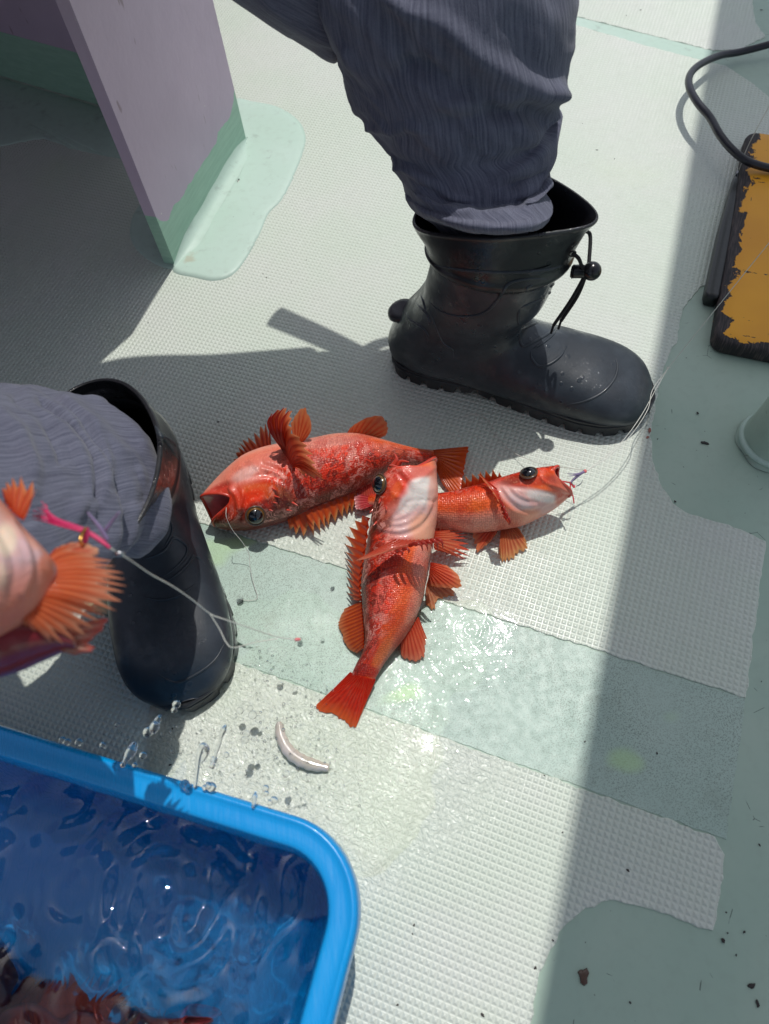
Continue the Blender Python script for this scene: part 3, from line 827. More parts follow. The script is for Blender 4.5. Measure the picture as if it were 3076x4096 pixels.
# right shin: rings seen almost end on, bunched above the boot
def stB(d, zd, v, zv, bx, by, bz): return (G(*d, zd), G(*v, zv), (bx, by, bz), (0, 0, 0))
stB_ = [stB((430, 1760), .15, (450, 2060), .15, .030, -.01, .0), stB((400, 1680), .20, (470, 2150), .19, .038, -.012, .0), stB((370, 1610), .225, (500, 2215), .207, .050, -.014, .0), stB((320, 1575), .236, (485, 2225), .217, .053, -.014, .004),
        stB((255, 1566), .248, (430, 2215), .232, .050, -.014, .004), stB((215, 1558), .255, (405, 2220), .238, .050, -.014, .004), stB((150, 1547), .265, (380, 2240), .25, .052, -.014, .004), stB((100, 1550), .275, (330, 2250), .262, .048, -.016, .004),
        stB((40, 1540), .288, (290, 2285), .275, .056, -.016, .004), stB((-40, 1545), .302, (230, 2290), .29, .048, -.014, .004), stB((-120, 1530), .318, (160, 2310), .305, .046, -.012, .004),
        stB((-320, 1480), .345, (40, 2380), .33, .044, -.012, .0), stB((-620, 1420), .375, (-150, 2450), .36, .040, -.01, .0)]
nB, sB = 170, 110
V, Fs, U, th, t = loft(stB_, nB, sB, 0.92)
V, Fs = capfan(V, Fs, nB, sB)
V = wrinkle(V, Fs, [([(120, 1640), (260, 1740), (340, 1860), (350, 1980), (300, 2060)], 26, .005), ([(250, 1600), (380, 1720), (425, 1850), (415, 1960), (360, 2060)], 20, .004), ([(170, 1600), (330, 1740), (380, 1870), (380, 1990)], 14, -.005),
                    ([(0, 1660), (90, 1760), (130, 1880), (110, 1980)], 24, .005), ([(300, 1620), (430, 1740), (520, 1830), (570, 1920)], 24, .003), ([(330, 1920), (450, 1970), (620, 2010)], 9, -.0016),
                    ([(410, 2040), (500, 2050), (600, 2030)], 16, .002), ([(60, 1600), (190, 1720), (250, 1850)], 16, -.004)])
V = crumple(V, Fs, .0040, (34, 14, 14), 0.3, 3.0)
legs.add(V, Fs, np.vstack([U, U[:1], U[-1:]]))
# right thigh back to the hip
stR = [((-.30, .14, .40), (-.24, .12, .38), (0, 0, .03), (0, 0, 0)), ((-.36, .20, .40), (-.20, .16, .37), (0, 0, .075), (0, 0, 0)), ((-.41, .29, .43), (-.24, .25, .41), (0, 0, .085), (0, 0, 0)), ((-.49, .42, .47), (-.32, .37, .46), (0, 0, .085), (0, 0, 0)),
       ((-.58, .58, .51), (-.40, .54, .51), (0, 0, .09), (0, 0, 0)), ((-.62, .72, .53), (-.43, .70, .53), (0, 0, .09), (0, 0, 0))]
V, Fs, U, th, t = loft(stR, 60, 48, 0.95); V, Fs = capfan(V, Fs, 60, 48); legs.add(V, Fs, np.vstack([U, U[:1], U[-1:]]))
# seat of the trousers
stS = [((-.62, .62, .46), (-.40, .84, .46), (.05, .05, 0), (0, 0, 0)), ((-.64, .62, .53), (-.40, .86, .53), (.10, .10, 0), (0, 0, 0)), ((-.62, .62, .62), (-.40, .84, .62), (.09, .09, 0), (0, 0, 0)), ((-.60, .62, .68), (-.40, .82, .68), (.08, .08, 0), (0, 0, 0))]
V, Fs, U, th, t = loft(stS, 30, 40, 0.95); V, Fs = capfan(V, Fs, 30, 40); legs.add(V, Fs, np.vstack([U, U[:1], U[-1:]]))
tr_o = legs.build('trousers', M_CLOTH, person)

# body: one skinned surface; most of it lies outside the photograph
def skin_body():
    pts, rad, ed = [], [], []
    def add(p, r, parent=None):
        pts.append(tuple(p)); rad.append(r)
        if parent is not None: ed.append((parent, len(pts) - 1))
        return len(pts) - 1
    pel = add((-.53, .74, .58), .095); sp1 = add((-.52, .72, .70), .095, pel); sp2 = add((-.50, .68, .84), .11, sp1); ch = add((-.48, .65, .95), .10, sp2)
    nk = add((-.46, .62, 1.03), .052, ch); hd = add((-.44, .57, 1.12), .085, nk); add((-.43, .56, 1.20), .075, hd)
    hands = {}
    for nm, sh_, el, wr, palm, fd, fl in (('r', (-.59, .54, .95), (-.58, .32, .74), (-.345, .155, .535), (-.285, .13, .505), np.array([.8, .05, -.2]), np.array([.12, -.3, .95])),
                                          ('l', (-.34, .72, .95), (-.24, .86, .76), (.02, .805, .585), (.068, .805, .57), np.array([.95, -.05, -.15]), np.array([0, -1, 0]))):
        a = add(sh_, .058, ch); b_ = add(el, .042, a); c = add(wr, .027, b_); p_ = add(palm, .022, c)
        fd = fd / np.linalg.norm(fd)
        for k in range(4):
            L = (.070, .080, .074, .058)[k]; base = np.array(palm) + fd * .030 + fl * (0.030 - 0.020 * k)
            q = add(base, .0092, p_); cur = base; dr = fd.copy()
            for j in range(3):
                dr = dr + np.array([0, 0, -0.45]) if nm == 'l' else dr + np.array([0.0, 0.55, 0.0]); dr /= np.linalg.norm(dr)
                cur = cur + dr * L / 3; q = add(cur, .0085 - .0008 * j, q)
        base = np.array(palm) + fl * .030 - fd * .01; q = add(base, .0105, p_); cur = base; dr = fl * 0.7 + fd * 0.7
        for j in range(2):
            cur = cur + dr * .028; q = add(cur, .0098 - .001 * j, q)
        hands[nm] = np.array(palm)
    for s_, kn, an in (((-.44, .75, .55), (.10, .68, .43), bA.loc(.10, 0, .10)), ((-.54, .64, .53), (-.30, .22, .40), bB.loc(.09, 0, .12))):
        a = add(s_, .06, pel); b_ = add(kn, .032, a); c = add(an, .022, b_)
    me = bpy.data.meshes.new('body'); me.from_pydata(pts, ed, []); me.update()
    o = bpy.data.objects.new('body', me); link(o, person)
    md = o.modifiers.new('skin', 'SKIN'); md.use_smooth_shade = True
    for i, r in enumerate(rad): me.skin_vertices[0].data[i].radius = (r, r)
    me.skin_vertices[0].data[0].use_root = True
    o.modifiers.new('sub', 'SUBSURF').levels = 1
    o.modifiers['sub'].render_levels = 1
    me.materials.append(M_SKIN)
    return o
body = skin_body()
hd = MB()
V, Fs, U = sphere((-.436, .567, 1.155), .098, 24, 16, (.86, .92, 1.15)); 
keep = V[:, 2] > 1.11
hd.add(V, [f for f in Fs if sum(keep[i] for i in f) >= 2]); hd.build('hair', M_HAIR, person)
jk = MB()
stJ = [((-.65, .66, .62), (-.41, .88, .62), (.10, .10, 0), (0, 0, 0)), ((-.64, .62, .72), (-.40, .83, .72), (.095, .095, .0), (0, 0, 0)), ((-.65, .58, .84), (-.36, .79, .84), (.09, .09, .02), (0, 0, 0)),
       ((-.62, .53, .95), (-.32, .74, .95), (.07, .07, .03), (0, 0, 0)), ((-.54, .59, 1.02), (-.39, .69, 1.02), (.04, .04, .02), (0, 0, 0))]
V, Fs, U, th, t = loft(stJ, 50, 48, 0.9); jk.add(V, Fs, U)
for ln, r in (([(-.54, .58, .97), (-.59, .54, .95), (-.595, .42, .84), (-.58, .32, .74), (-.45, .22, .62), (-.36, .165, .545)], [.075, .075, .065, .058, .05, .042]),
              ([(-.39, .70, .97), (-.345, .725, .95), (-.29, .80, .86), (-.24, .86, .76), (-.10, .83, .67), (.01, .806, .59)], [.075, .075, .065, .058, .05, .042])):
    V, Fs, U = tube(ln, r, 20, 40); jk.add(V, Fs, U)
jk.build('jacket', M_JACK, person)

# the photographer, stooping over the tub behind the camera; mirrored in the water
pho = thing('person', (0.03, -.78, 0), 'stooping person in a dark jacket taking the picture over the blue tub', 'person')
pj, pt_ = MB(), MB()
V, Fs, U, th, t = loft([((.22, -.80, .84), (-.17, -.80, .84), (0, .11, 0), (0, 0, 0)), ((.22, -.76, .96), (-.17, -.76, .96), (0, .115, -.03), (0, 0, 0)), ((.24, -.62, 1.10), (-.20, -.62, 1.10), (0, .11, -.07), (0, 0, 0)), ((.24, -.44, 1.20), (-.22, -.44, 1.20), (0, .08, -.09), (0, 0, 0)), ((.10, -.35, 1.24), (-.09, -.35, 1.24), (0, .04, -.05), (0, 0, 0))], 50, 44, .9)
V, Fs = capfan(V, Fs, 50, 44); pj.add(V, Fs)
for sd in (-1, 1):
    V, Fs, U = tube([(.02 + .17 * sd, -.44, 1.19), (.02 + .24 * sd, -.40, 1.10), (.02 + .26 * sd, -.33, .95), (.02 + .20 * sd, -.22, .83), (.02 + .12 * sd, -.13, .775)], [.075, .068, .058, .05, .042], 18, 36); pj.add(V, Fs)
    V, Fs, U = tube([(.03 + .095 * sd, -.80, .90), (.03 + .11 * sd, -.76, .70), (.03 + .12 * sd, -.73, .48), (.03 + .13 * sd, -.79, .25), (.03 + .13 * sd, -.82, .10)], [.10, .095, .08, .07, .065], 20, 40); pt_.add(V, Fs, U)
pj.build('jacket', M_JACK, pho); pt_.build('trousers', M_CLOTH, pho)
for sd in (-1, 1):
    V, Fs, U = tube([(.03 + .13 * sd, -.84, .24), (.03 + .13 * sd, -.845, .10), (.03 + .13 * sd, -.82, .045), (.03 + .135 * sd, -.70, .038), (.03 + .14 * sd, -.60, .028)], [.062, .055, .05, .045, .026], 20, 40); mesh('boot', V, Fs, M_RUB, pho)
pts, rad, edg = [(.02, -.78, .92), (.02, -.60, 1.10), (.02, -.42, 1.20), (.02, -.32, 1.25), (.02, -.22, 1.27), (.02, -.15, 1.24)], [.09, .10, .09, .055, .085, .07], [(0, 1), (1, 2), (2, 3), (3, 4), (4, 5)]
for sd in (-1, 1):
    k = len(pts); pts += [(.02 + .17 * sd, -.44, 1.18), (.02 + .26 * sd, -.33, .95), (.02 + .10 * sd, -.12, .77), (.02 + .075 * sd, -.085, .755)]; rad += [.055, .04, .026, .02]; edg += [(2, k), (k, k + 1), (k + 1, k + 2), (k + 2, k + 3)]
    for j in range(4):
        m_ = len(pts); b0_ = np.array([.02 + .07 * sd, -.075 + .016 * j, .758 - .012 * j + .006])
        pts += [tuple(b0_), tuple(b0_ + (-.022 * sd, .008, .012)), tuple(b0_ + (-.042 * sd, .010, .018))]; rad += [.009, .0085, .007]; edg += [(k + 3, m_), (m_, m_ + 1), (m_ + 1, m_ + 2)]
    m_ = len(pts); pts += [(.02 + .06 * sd, -.10, .768), (.02 + .035 * sd, -.085, .79)]; rad += [.010, .009]; edg += [(k + 3, m_), (m_, m_ + 1)]
    k2 = len(pts); pts += [(.03 + .095 * sd, -.79, .85), (.03 + .12 * sd, -.74, .48), (.03 + .13 * sd, -.82, .12)]; rad += [.07, .045, .03]; edg += [(0, k2), (k2, k2 + 1), (k2 + 1, k2 + 2)]
me = bpy.data.meshes.new('body'); me.from_pydata(pts, edg, []); me.update(); o = bpy.data.objects.new('body', me); link(o, pho)
md = o.modifiers.new('skin', 'SKIN'); md.use_smooth_shade = True
for i_, r in enumerate(rad): me.skin_vertices[0].data[i_].radius = (r, r)
me.skin_vertices[0].data[0].use_root = True
sb_ = o.modifiers.new('sub', 'SUBSURF'); sb_.levels = 1; sb_.render_levels = 1; me.materials.append(M_SKIN)
V, Fs, U = sphere((.02, -.225, 1.30), .105, 24, 14, (.92, 1.08, .95)); mesh('cap', V, [f for f in Fs if sum(V[q][2] > 1.285 for q in f) >= 2], M_JACK, pho)
# phone: its lens sits just behind the picture's viewpoint
ph_ = MB(); c_ = CAMP - ROT[:, 2] * -0.006; V, Fs = box(-.038, .038, -.13, .025, 0, .008); ph_.add(V @ ROT.T + c_, Fs)
tag(ph_.build('phone', M_TOG, None, False), 'black phone held by the stooping person above the blue tub', 'phone')

# unseen stick added in the left hand to cast the short deck shadow
M_WOOD = NT('stick_wood'); M_WOOD.pbr(Base_Color=srgb(120, 86, 56), Roughness=0.6); M_WOOD = M_WOOD.m
V, Fs, U = tube([(.11, .79, .57), (.04, .855, .585), (-.030, .915, .60)], [.013, .016, .018], 18, 20)
tag(mesh('shadow_stick', V, Fs, M_WOOD), 'short wooden fish club held above the knee of the seated person', 'club')

# ------------------------------------------------------------------ fish
def mat_fish():
    s = NT('fish_skin'); u = s.uv(); c = s.attr('Col'); al = s.attr('Col', 'Alpha')
    # overlapping scales laid on the body's own length / girth coordinates
    pitch = 0.0020
    sc = s.vor(s.mapping(u, sc=(1 / pitch, 1 / pitch, 1)), 1.0, 'F1', 'Distance', 0.5)
    edge = s.ramp(sc, 0.30, 0.62)
    n1 = s.noise(u, 85, 4, 0.62, 0.6); n2 = s.noise(u, 240, 3, 0.6); n3 = s.noise(u, 30, 3, 0.6)
    sepc = s.n('ShaderNodeSeparateColor'); s.link(s.attr('Aux'), sepc.inputs[0])
    mot, scl, sheen = sepc.outputs[0], sepc.outputs[1], sepc.outputs[2]
    patch = s.ramp(s.noise(s.mapping(u, loc=(.1, .4, 0)), 34, 2, 0.5), 0.42, 0.58)
    base = s.mix(s.math('MULTIPLY', s.math('MULTIPLY', s.ramp(n3, 0.46, 0.62), scl), 0.55), c, srgb(186, 34, 14))
    dark = s.math('MULTIPLY', s.math('MULTIPLY', s.ramp(s.noise(u, 150, 3, 0.65, 0.8), 0.46, 0.56), mot), s.math('SUBTRACT', 1.0, s.math('MULTIPLY', patch, 0.5)))
    base = s.mix(s.math('MULTIPLY', dark, 0.85), base, srgb(106, 28, 18))
    pale = s.math('MULTIPLY', s.math('MULTIPLY', s.ramp(s.noise(s.mapping(u, loc=(.3, .7, 0)), 150, 3, 0.7, 1.0), 0.47, 0.55), mot), patch)
    base = s.mix(s.math('MULTIPLY', pale, 0.85), base, srgb(236, 160, 144))
    base = s.mix(s.math('MULTIPLY', s.ramp(s.noise(s.mapping(u, loc=(.9, .2, 0)), 420, 2), 0.56, 0.7), 0.25), base, srgb(246, 170, 130))
    base = s.mix(s.math('MULTIPLY', s.math('MULTIPLY', edge, scl), 0.38), base, srgb(134, 26, 12))
    hb = s.math('ADD', s.math('MULTIPLY', s.math('MULTIPLY', s.math('SUBTRACT', 1.0, sc), scl), 1.0), s.math('ADD', s.math('MULTIPLY', n2, 0.22), s.math('MULTIPLY', n1, s.math('SUBTRACT', 1.1, scl))))
    s.pbr(Base_Color=base, Roughness=0.40, Specular_IOR_Level=0.3, Normal=s.bump(hb, 0.9, 0.0010),
          Coat_Weight=0.22, Coat_Roughness=0.07, Coat_Normal=s.bump(hb, 0.8, 0.0009), Subsurface_Weight=0.10, Subsurface_Radius=(0.006, 0.002, 0.001), Subsurface_Scale=0.6)
    return s.m
def mat_fin():
    s = NT('fish_fin'); c = s.attr('Col'); u = s.uv()
    n = s.noise(s.mapping(u, sc=(60, 8, 1)), 1, 3)
    base = s.mix(s.math('MULTIPLY', s.ramp(n, 0.4, 0.7), 0.3), c, srgb(222, 120, 84))
    b = s.n('ShaderNodeBsdfPrincipled'); s.put(b.inputs['Base Color'], base); b.inputs['Roughness'].default_value = 0.28
    b.inputs['Coat Weight'].default_value = 0.6; b.inputs['Coat Roughness'].default_value = 0.12
    nb = s.bump(s.noise(s.mapping(u, sc=(260, 30, 1)), 1, 3), 0.4, 0.0006); s.link(nb, b.inputs['Normal'])
    tr = s.n('ShaderNodeBsdfTranslucent'); s.put(tr.inputs[0], base)
    mx = s.n('ShaderNodeMixShader'); mx.inputs[0].default_value = 0.6
    s.link(b.outputs[0], mx.inputs[1]); s.link(tr.outputs[0], mx.inputs[2]); s.link(mx.outputs[0], s.out.inputs[0]); return s.m
def mat_plain(name, col, rough=0.3, coat=0.6, **kw):
    s = NT(name); n = s.noise(s.pos(), 140, 4)
    base = s.mix(s.math('MULTIPLY', s.ramp(n, 0.35, 0.7), 0.35), col, tuple(0.55 * x for x in col[:3]) + (1,))
    s.pbr(Base_Color=base, Roughness=rough, Coat_Weight=coat, Coat_Roughness=0.08, Normal=s.bump(n, 0.4, 0.0008), **kw); return s.m
M_FISH, M_FIN = mat_fish(), mat_fin()
M_MOUTH = mat_plain('mouth_lining', srgb(206, 112, 116), 0.35, 0.8, Subsurface_Weight=0.1, Subsurface_Radius=(0.004, 0.001, 0.001))
M_LIP = mat_plain('fish_lip', srgb(204, 66, 48), 0.3, 0.7)
M_PUPIL = NT('fish_pupil'); M_PUPIL.pbr(Base_Color=srgb(10, 12, 18), Roughness=0.06, Coat_Weight=1.0, Coat_Roughness=0.02); M_PUPIL = M_PUPIL.m
M_IRIS = mat_plain('fish_iris', srgb(112, 80, 34), 0.3, 1.0, Metallic=0.25)
M_ORBIT = mat_plain('eye_socket_skin', srgb(84, 60, 46), 0.3, 0.9)

RED, ORANGE, PINK, WHITE, BROWN, DRED = [np.array(srgb(*q)[:3]) for q in ((234, 56, 20), (242, 98, 30), (234, 154, 130), (232, 222, 214), (120, 68, 48), (168, 38, 20))]

class Fish:
    """st: rows (dorsal px, z), (ventral px, z), up thickness, K px shift; first row is the mouth rim"""
    def __init__(s, st, label, base, n=190, seg=96, p=0.92, name='red_fish', group=None, mouth_depth=0.3, throat=None, Bdir=None):
        rows = []
        for (dx, dy, dz), (vx, vy, vz), h, kpx in st:
            D, V_ = G(dx, dy, dz), G(vx, vy, vz)
            zc = (dz + vz) / 2
            K = np.zeros(3)
            if kpx is not None:
                c = ((dx + vx) / 2, (dy + vy) / 2); K = G(c[0] + kpx[0], c[1] + kpx[1], zc) - G(c[0], c[1], zc)
            B = np.array([0, 0, h]) if Bdir is None else np.array(Bdir) * h
            Cc = (D + V_) / 2; D, V_ = Cc + (D - Cc) * .965, Cc + (V_ - Cc) * .965
            rows.append((D, V_, B * .9, K))
        s.n, s.seg = n, seg
        V, Fs, U, th, t = loft(rows, n, seg, p)
        s.th, s.t = th, t
        s.V, s.F, s.U = V, Fs, U
        s.root = thing(name, tuple(base), label, 'fish', group)
    def sculpt(s, feats):
        global FSC
        FSC = 0.62; s.V = features(s.V, s.F, feats); FSC = 1.0
    def paint(s, zones, blobs, mot, scl):
        """zones: list of (girth position 0 dorsal .. 1 ventral, colour); blobs: (px, py, rx, ry, rot deg, colour, strength)"""
        g = (1 - np.cos(s.th)) / 2
        pos = [z[0] for z in zones]; cols = np.array([z[1] for z in zones])
        col = np.stack([np.interp(g, pos, cols[:, k]) for k in range(3)], -1)
        pix = P(s.V); up = np.clip(np.sin(s.th) * 3 + 1, 0, 1)
        aux = np.zeros((len(s.V), 4)); aux[:, 3] = 1
        aux[:, 0] = np.interp(g, [q[0] for q in mot], [q[1] for q in mot]); aux[:, 1] = np.interp(s.t, [q[0] for q in scl], [q[1] for q in scl])
        for px, py, rx, ry, rot, cc, stn in blobs:
            a = math.radians(rot); d = pix - (px, py)
            q = np.sqrt(((d[:, 0] * math.cos(a) + d[:, 1] * math.sin(a)) / rx) ** 2 + ((-d[:, 0] * math.sin(a) + d[:, 1] * math.cos(a)) / ry) ** 2)
            w = np.clip((1.25 - q) / 0.6, 0, 1); w = w * w * (3 - 2 * w) * stn * up
            if isinstance(cc, str):
                k = {'mot': 0, 'scl': 1}[cc[1:]]; aux[:, k] = aux[:, k] + ((1.0 if cc[0] == '+' else 0.0) - aux[:, k]) * w
            else: col = col + (np.array(cc) - col) * w[:, None]
        s.col, s.aux = col, aux
    def build_body(s, cap=False):
        V, Fs = capfan(s.V, s.F, s.n, s.seg, cap, True)
        add = len(V) - len(s.V)
        U = np.vstack([s.U] + [s.U[-1:]] * add)
        C = np.column_stack([np.vstack([s.col] + [s.col[-1:]] * add), np.ones(len(V))]); A = np.vstack([s.aux] + [s.aux[-1:]] * add)
        s.body = mesh('body', V, Fs, M_FISH, s.root, True, U, C)
        a = s.body.data.color_attributes.new(name='Aux', type='FLOAT_COLOR', domain='POINT'); a.data.foreach_set('color', A.astype(np.float32).ravel())
        s.bvh = BVHTree.FromPolygons([tuple(v) for v in V], Fs)
        return s.body
    def mouth(s, throat, lip_r=0.0022, scale_z=0.6, inner=0.96, lipcol=None):
        """lining that runs from the rim back into the throat, plus a rolled lip"""
        rim = s.V[:s.seg]; c = rim.mean(0); th = np.array(throat)
        rows = [c + (rim - c) * 1.0]
        for f, k in ((.08, inner), (.22, inner * .95), (.45, inner * .82), (.7, inner * .6), (.9, inner * .35), (1.0, .06)):
            cc = c + (th - c) * f; rows.append(cc + (rim - c) * k)
        V = np.concatenate(rows); Fs = grid_faces(len(rows), s.seg, True, True)
        mesh('mouth_lining', V, Fs, M_MOUTH, s.root)
        V, Fs, U = tube(rim, lip_r, 10, 140, closed=True)
        mesh('lip', V, Fs, M_LIP, s.root)
    def eye(s, px, py, r, sq=1.0, tilt=(0, 0, 0), pupil=0.60, out=0.35, nmix=0.5):
        h, nrm = raycast(px, py, None, None, s.bvh)
        if h is None: h = G(px, py, 0.05); nrm = np.array([0, 0, 1.0])
        vw = CAMP - h; vw /= np.linalg.norm(vw)
        ax = nrm * nmix + vw * (1 - nmix) + np.array(tilt); ax /= np.linalg.norm(ax)
        a = np.cross(ax, (0.3, 0.8, 0.1)); a /= np.linalg.norm(a); b_ = np.cross(ax, a)
        rot = np.column_stack([a, b_, ax])
        c = h + ax * r * (out - .55)
        def cap(rr, ph0, ph1, n=14, m=40, lift=0.0):
            V = [];
            for i in range(n + 1):
                ph = ph0 + (ph1 - ph0) * i / n
                for j in range(m):
                    q = 2 * math.pi * j / m; V.append((rr * math.sin(ph) * math.cos(q), rr * math.sin(ph) * math.sin(q), rr * math.cos(ph) * sq + lift))
            return np.array(V) @ rot.T + c, grid_faces(n + 1, m, True, True)
        p0 = math.asin(min(.98, pupil)); 
        V, Fs = cap(r * 1.0, p0 * .95, 1.30); e = mesh('eye', V, Fs, M_IRIS, s.root)
        V, Fs = cap(r * 1.012, 0.001, p0 * 1.04); mesh('pupil', V, Fs, M_PUPIL, e)
        # rim of skin round the eye
        mb = MB(); m = 44
        ring = np.array([(1.06 * r * math.cos(q) * math.sin(1.16), 1.06 * r * math.sin(q) * math.sin(1.16), r * math.cos(1.16) * sq) for q in np.linspace(0, 2 * np.pi, m, endpoint=False)]) @ rot.T + c
        V, Fs, U = tube(ring, r * .10, 8, m * 2, closed=True); mesh('eye_rim', V, Fs, M_ORBIT, e)
    def fin(s, name, base, tips, rays, scallop=0.1, spike=0.0, thick=0.0010, colA=(176, 36, 20), colB=(232, 116, 72), colT=(232, 150, 110), bow=(0, 0, 0), nt=22, per=8, tipw=0.2, zb=None, curl=0.0, hue=None, rayw=2.0, split=0.0):
        """base / tips: rows (px, py, z) along the root and the free edge"""
        s.root_add_fin(name, np.array([G(*q) for q in base]), np.array([G(*q) for q in tips]), rays, scallop, spike, thick, colA, colB, colT, bow, nt, per, curl, rayw, split)
    def root_add_fin(s, name, Bp, Tp, rays, scallop, spike, thick, colA, colB, colT, bow, nt, per, curl, rayw, split):
        ns = rays * per + 1
        Bq, Tq = cr(Bp, ns), cr(Tp, ns)
        sv = np.linspace(0, rays, ns)
        ph = sv - np.floor(sv + 1e-9); dist = np.minimum(ph, 1 - ph) * 2             # 0 on a ray, 1 between rays
        lens = 1 - scallop * dist ** 1.1 * (1 + 0.35 * np.sin(sv * 2.1 + 1)) - spike * np.clip(dist * 2.0, 0, 1)
        if name == 'dorsal_fin': lens = 1 - (scallop + .16) * np.where(ph > .86, (1 - ph) / .14, ph / .86) ** .8
        rj = np.interp(sv, np.arange(rays + 1), rng.normal(0, .035, rays + 1)); lens = np.clip(lens * (1 - np.abs(rj)) - np.clip(rng.normal(-.05, .03, ns), 0, .06), .2, 1)
        tt = np.linspace(0, 1, nt)
        ax = Tq - Bq
        nrm = np.cross(np.gradient(Bq, axis=0) + 0.35 * np.gradient(Tq, axis=0), ax); nrm /= np.linalg.norm(nrm, axis=1)[:, None] + 1e-9
        if nrm[:, 2].mean() < 0: nrm = -nrm
        bowv = np.array(bow)
        rows = []; cols = []; uvs = []
        cA, cB, cT = [np.clip(np.array(srgb(*q)[:3]) * np.array((1.32, 1.6, 1.4)), 0, .9) for q in (colA, colB, colT)]
        for k in (1, -1):
            for j, sj in enumerate(sv):
                t = tt * lens[j]
                base_pt = Bq[j] + ax[j] * t[:, None] + bowv * (np.sin(np.pi * t) ** 1)[:, None] + nrm[j] * (curl * t ** 2 * math.sin(sj * 1.3))[:, None]
                ridge = (1 - dist[j]) ** 1.5
                hgt = thick * (0.16 + rayw * 0.62 * ridge) * (1 - 0.75 * tt)
                hgt[-1] = 0
                rows.append(base_pt + nrm[j] * (k * hgt)[:, None])
                c = cA + (cB - cA) * (0.15 + 0.85 * dist[j] ** 0.7)
                c = c[None, :] + (cT - c)[None, :] * (np.clip((tt - 0.62) / 0.38, 0, 1) ** 1.4 * 0.8)[:, None]
                c = c + (cA - c) * (np.clip(0.30 - tt, 0, 1) / 0.30 * 0.5)[:, None]
                cols.append(c); uvs.append(np.column_stack([np.full(nt, sj * 0.02), tt]))
        V = np.concatenate(rows); C = np.column_stack([np.concatenate(cols), np.ones(len(V))]); U = np.concatenate(uvs)
        Fs = []
        o = ns * nt
        for j in range(ns - 1):
            for i in range(nt - 1):
                a, b_, c, d = j * nt + i, (j + 1) * nt + i, (j + 1) * nt + i + 1, j * nt + i + 1
                if split and dist[j] > .8 and i > nt * (1 - split): continue
                Fs += [(a, b_, c, d), (a + o, d + o, c + o, b_ + o)]
        for i in range(nt - 1):
            Fs += [(i, i + 1, i + 1 + o, i + o), ((ns - 1) * nt + i, (ns - 1) * nt + i + o, (ns - 1) * nt + i + 1 + o, (ns - 1) * nt + i + 1)]
        mesh(name, V, Fs, M_FIN, s.root, True, U, C)
    def spikes(s, name, items, mat):
        mb = MB()
        for px, py, dx, dy, L, r in items:
            h, nrm = raycast(px, py, None, None, s.bvh)
            if h is None: continue
            d = G(px + dx, py + dy, h[2]) - G(px, py, h[2]); d = d / (np.linalg.norm(d) + 1e-9) + nrm * .55; d /= np.linalg.norm(d)
            V, Fs, U = tube([h - d * r, h + d * L * .5, h + d * L], [r, r * .7, r * .1], 8, 10); mb.add(V, Fs)
        if mb.n: mb.build(name, mat, s.root)
    def rays(s, name, lines, r, col=(206, 70, 50)):
        mb = MB()
        for ln in lines:
            V, Fs, U = tube([G(*q) for q in ln], [r, r * .9, r * .6, r * .15], 8, 18)
            c = np.ones((len(V), 4)); c[:, :3] = np.array(srgb(*col)[:3]); mb.add(V, Fs, U, c)
        mb.build(name, M_FIN, s.root)

# ---- fish 1: mouth gaping towards the left boot, tail under the middle fish
f1 = Fish([((852, 2094, .026), (806, 1990, .050), .022, (112, -14)), ((866, 2102, .026), (822, 1968, .046), .028, (100, -12)), ((925, 2111, .027), (890, 1905, .042), .036, (42, -4)),
           ((1000, 2110, .027), (975, 1840, .04), .041, (8, 0)), ((1060, 2096, .027), (1045, 1810, .038), .043, None), ((1120, 2080, .027), (1110, 1793, .036), .043, None),
           ((1180, 2062, .027), (1180, 1782, .035), .042, None), ((1250, 2030, .027), (1260, 1768, .034), .041, None), ((1330, 2000, .027), (1350, 1750, .033), .039, None),
           ((1420, 1962, .027), (1440, 1750, .031), .036, None), ((1500, 1918, .026), (1530, 1772, .029), .031, None), ((1580, 1880, .024), (1610, 1794, .026), .024, None),
           ((1650, 1862, .020), (1665, 1803, .022), .017, None), ((1725, 1862, .015), (1715, 1800, .016), .008, None), ((1745, 1866, .012), (1735, 1798, .012), .003, None)],
          'red fish with its mouth gaping at the boot whose toe points to the camera', G(1200, 1930), group='red fish lying on the deck')
f1.sculpt([([(955, 2030), (945, 1985), (925, 1960)], 10, .004), ([(975, 1975), (965, 2020), (945, 2060), (915, 2085)], 11, .0045), ([(985, 1970), (975, 2030), (960, 2070)], 8, -.003),
           ([(1050, 1858), (1100, 1875), (1150, 1910), (1180, 1950)], 7, -.0022), ([(1045, 1870), (1100, 1892), (1140, 1920), (1165, 1955)], 6, .0015), ([(1040, 1885), (1090, 1908), (1130, 1935)], 5, -.0015),
           ([(1060, 1845), (1120, 1862), (1165, 1895)], 6, .0016),
           ([(860, 1960), (930, 1932), (1010, 1910), (1080, 1900), (1130, 1925), (1175, 1960), (1195, 1985)], 8, -.0028), ([(960, 1925), (1040, 1915), (1100, 1925), (1150, 1955)], 10, .002),
           ([(1095, 1925), (1100, 1975), (1110, 2010), (1150, 2020)], 10, -.0016), ([(1130, 2020), (1175, 2000), (1210, 1995)], 5, .0014), ([(1010, 2005), (1060, 1995), (1090, 2000)], 9, .0016),
           ([(1188, 1860), (1190, 1920), (1195, 1970)], 12, -.003), ([(975, 2035), (1010, 2010), (1050, 2010), (1075, 2040)], 8, .0018)])
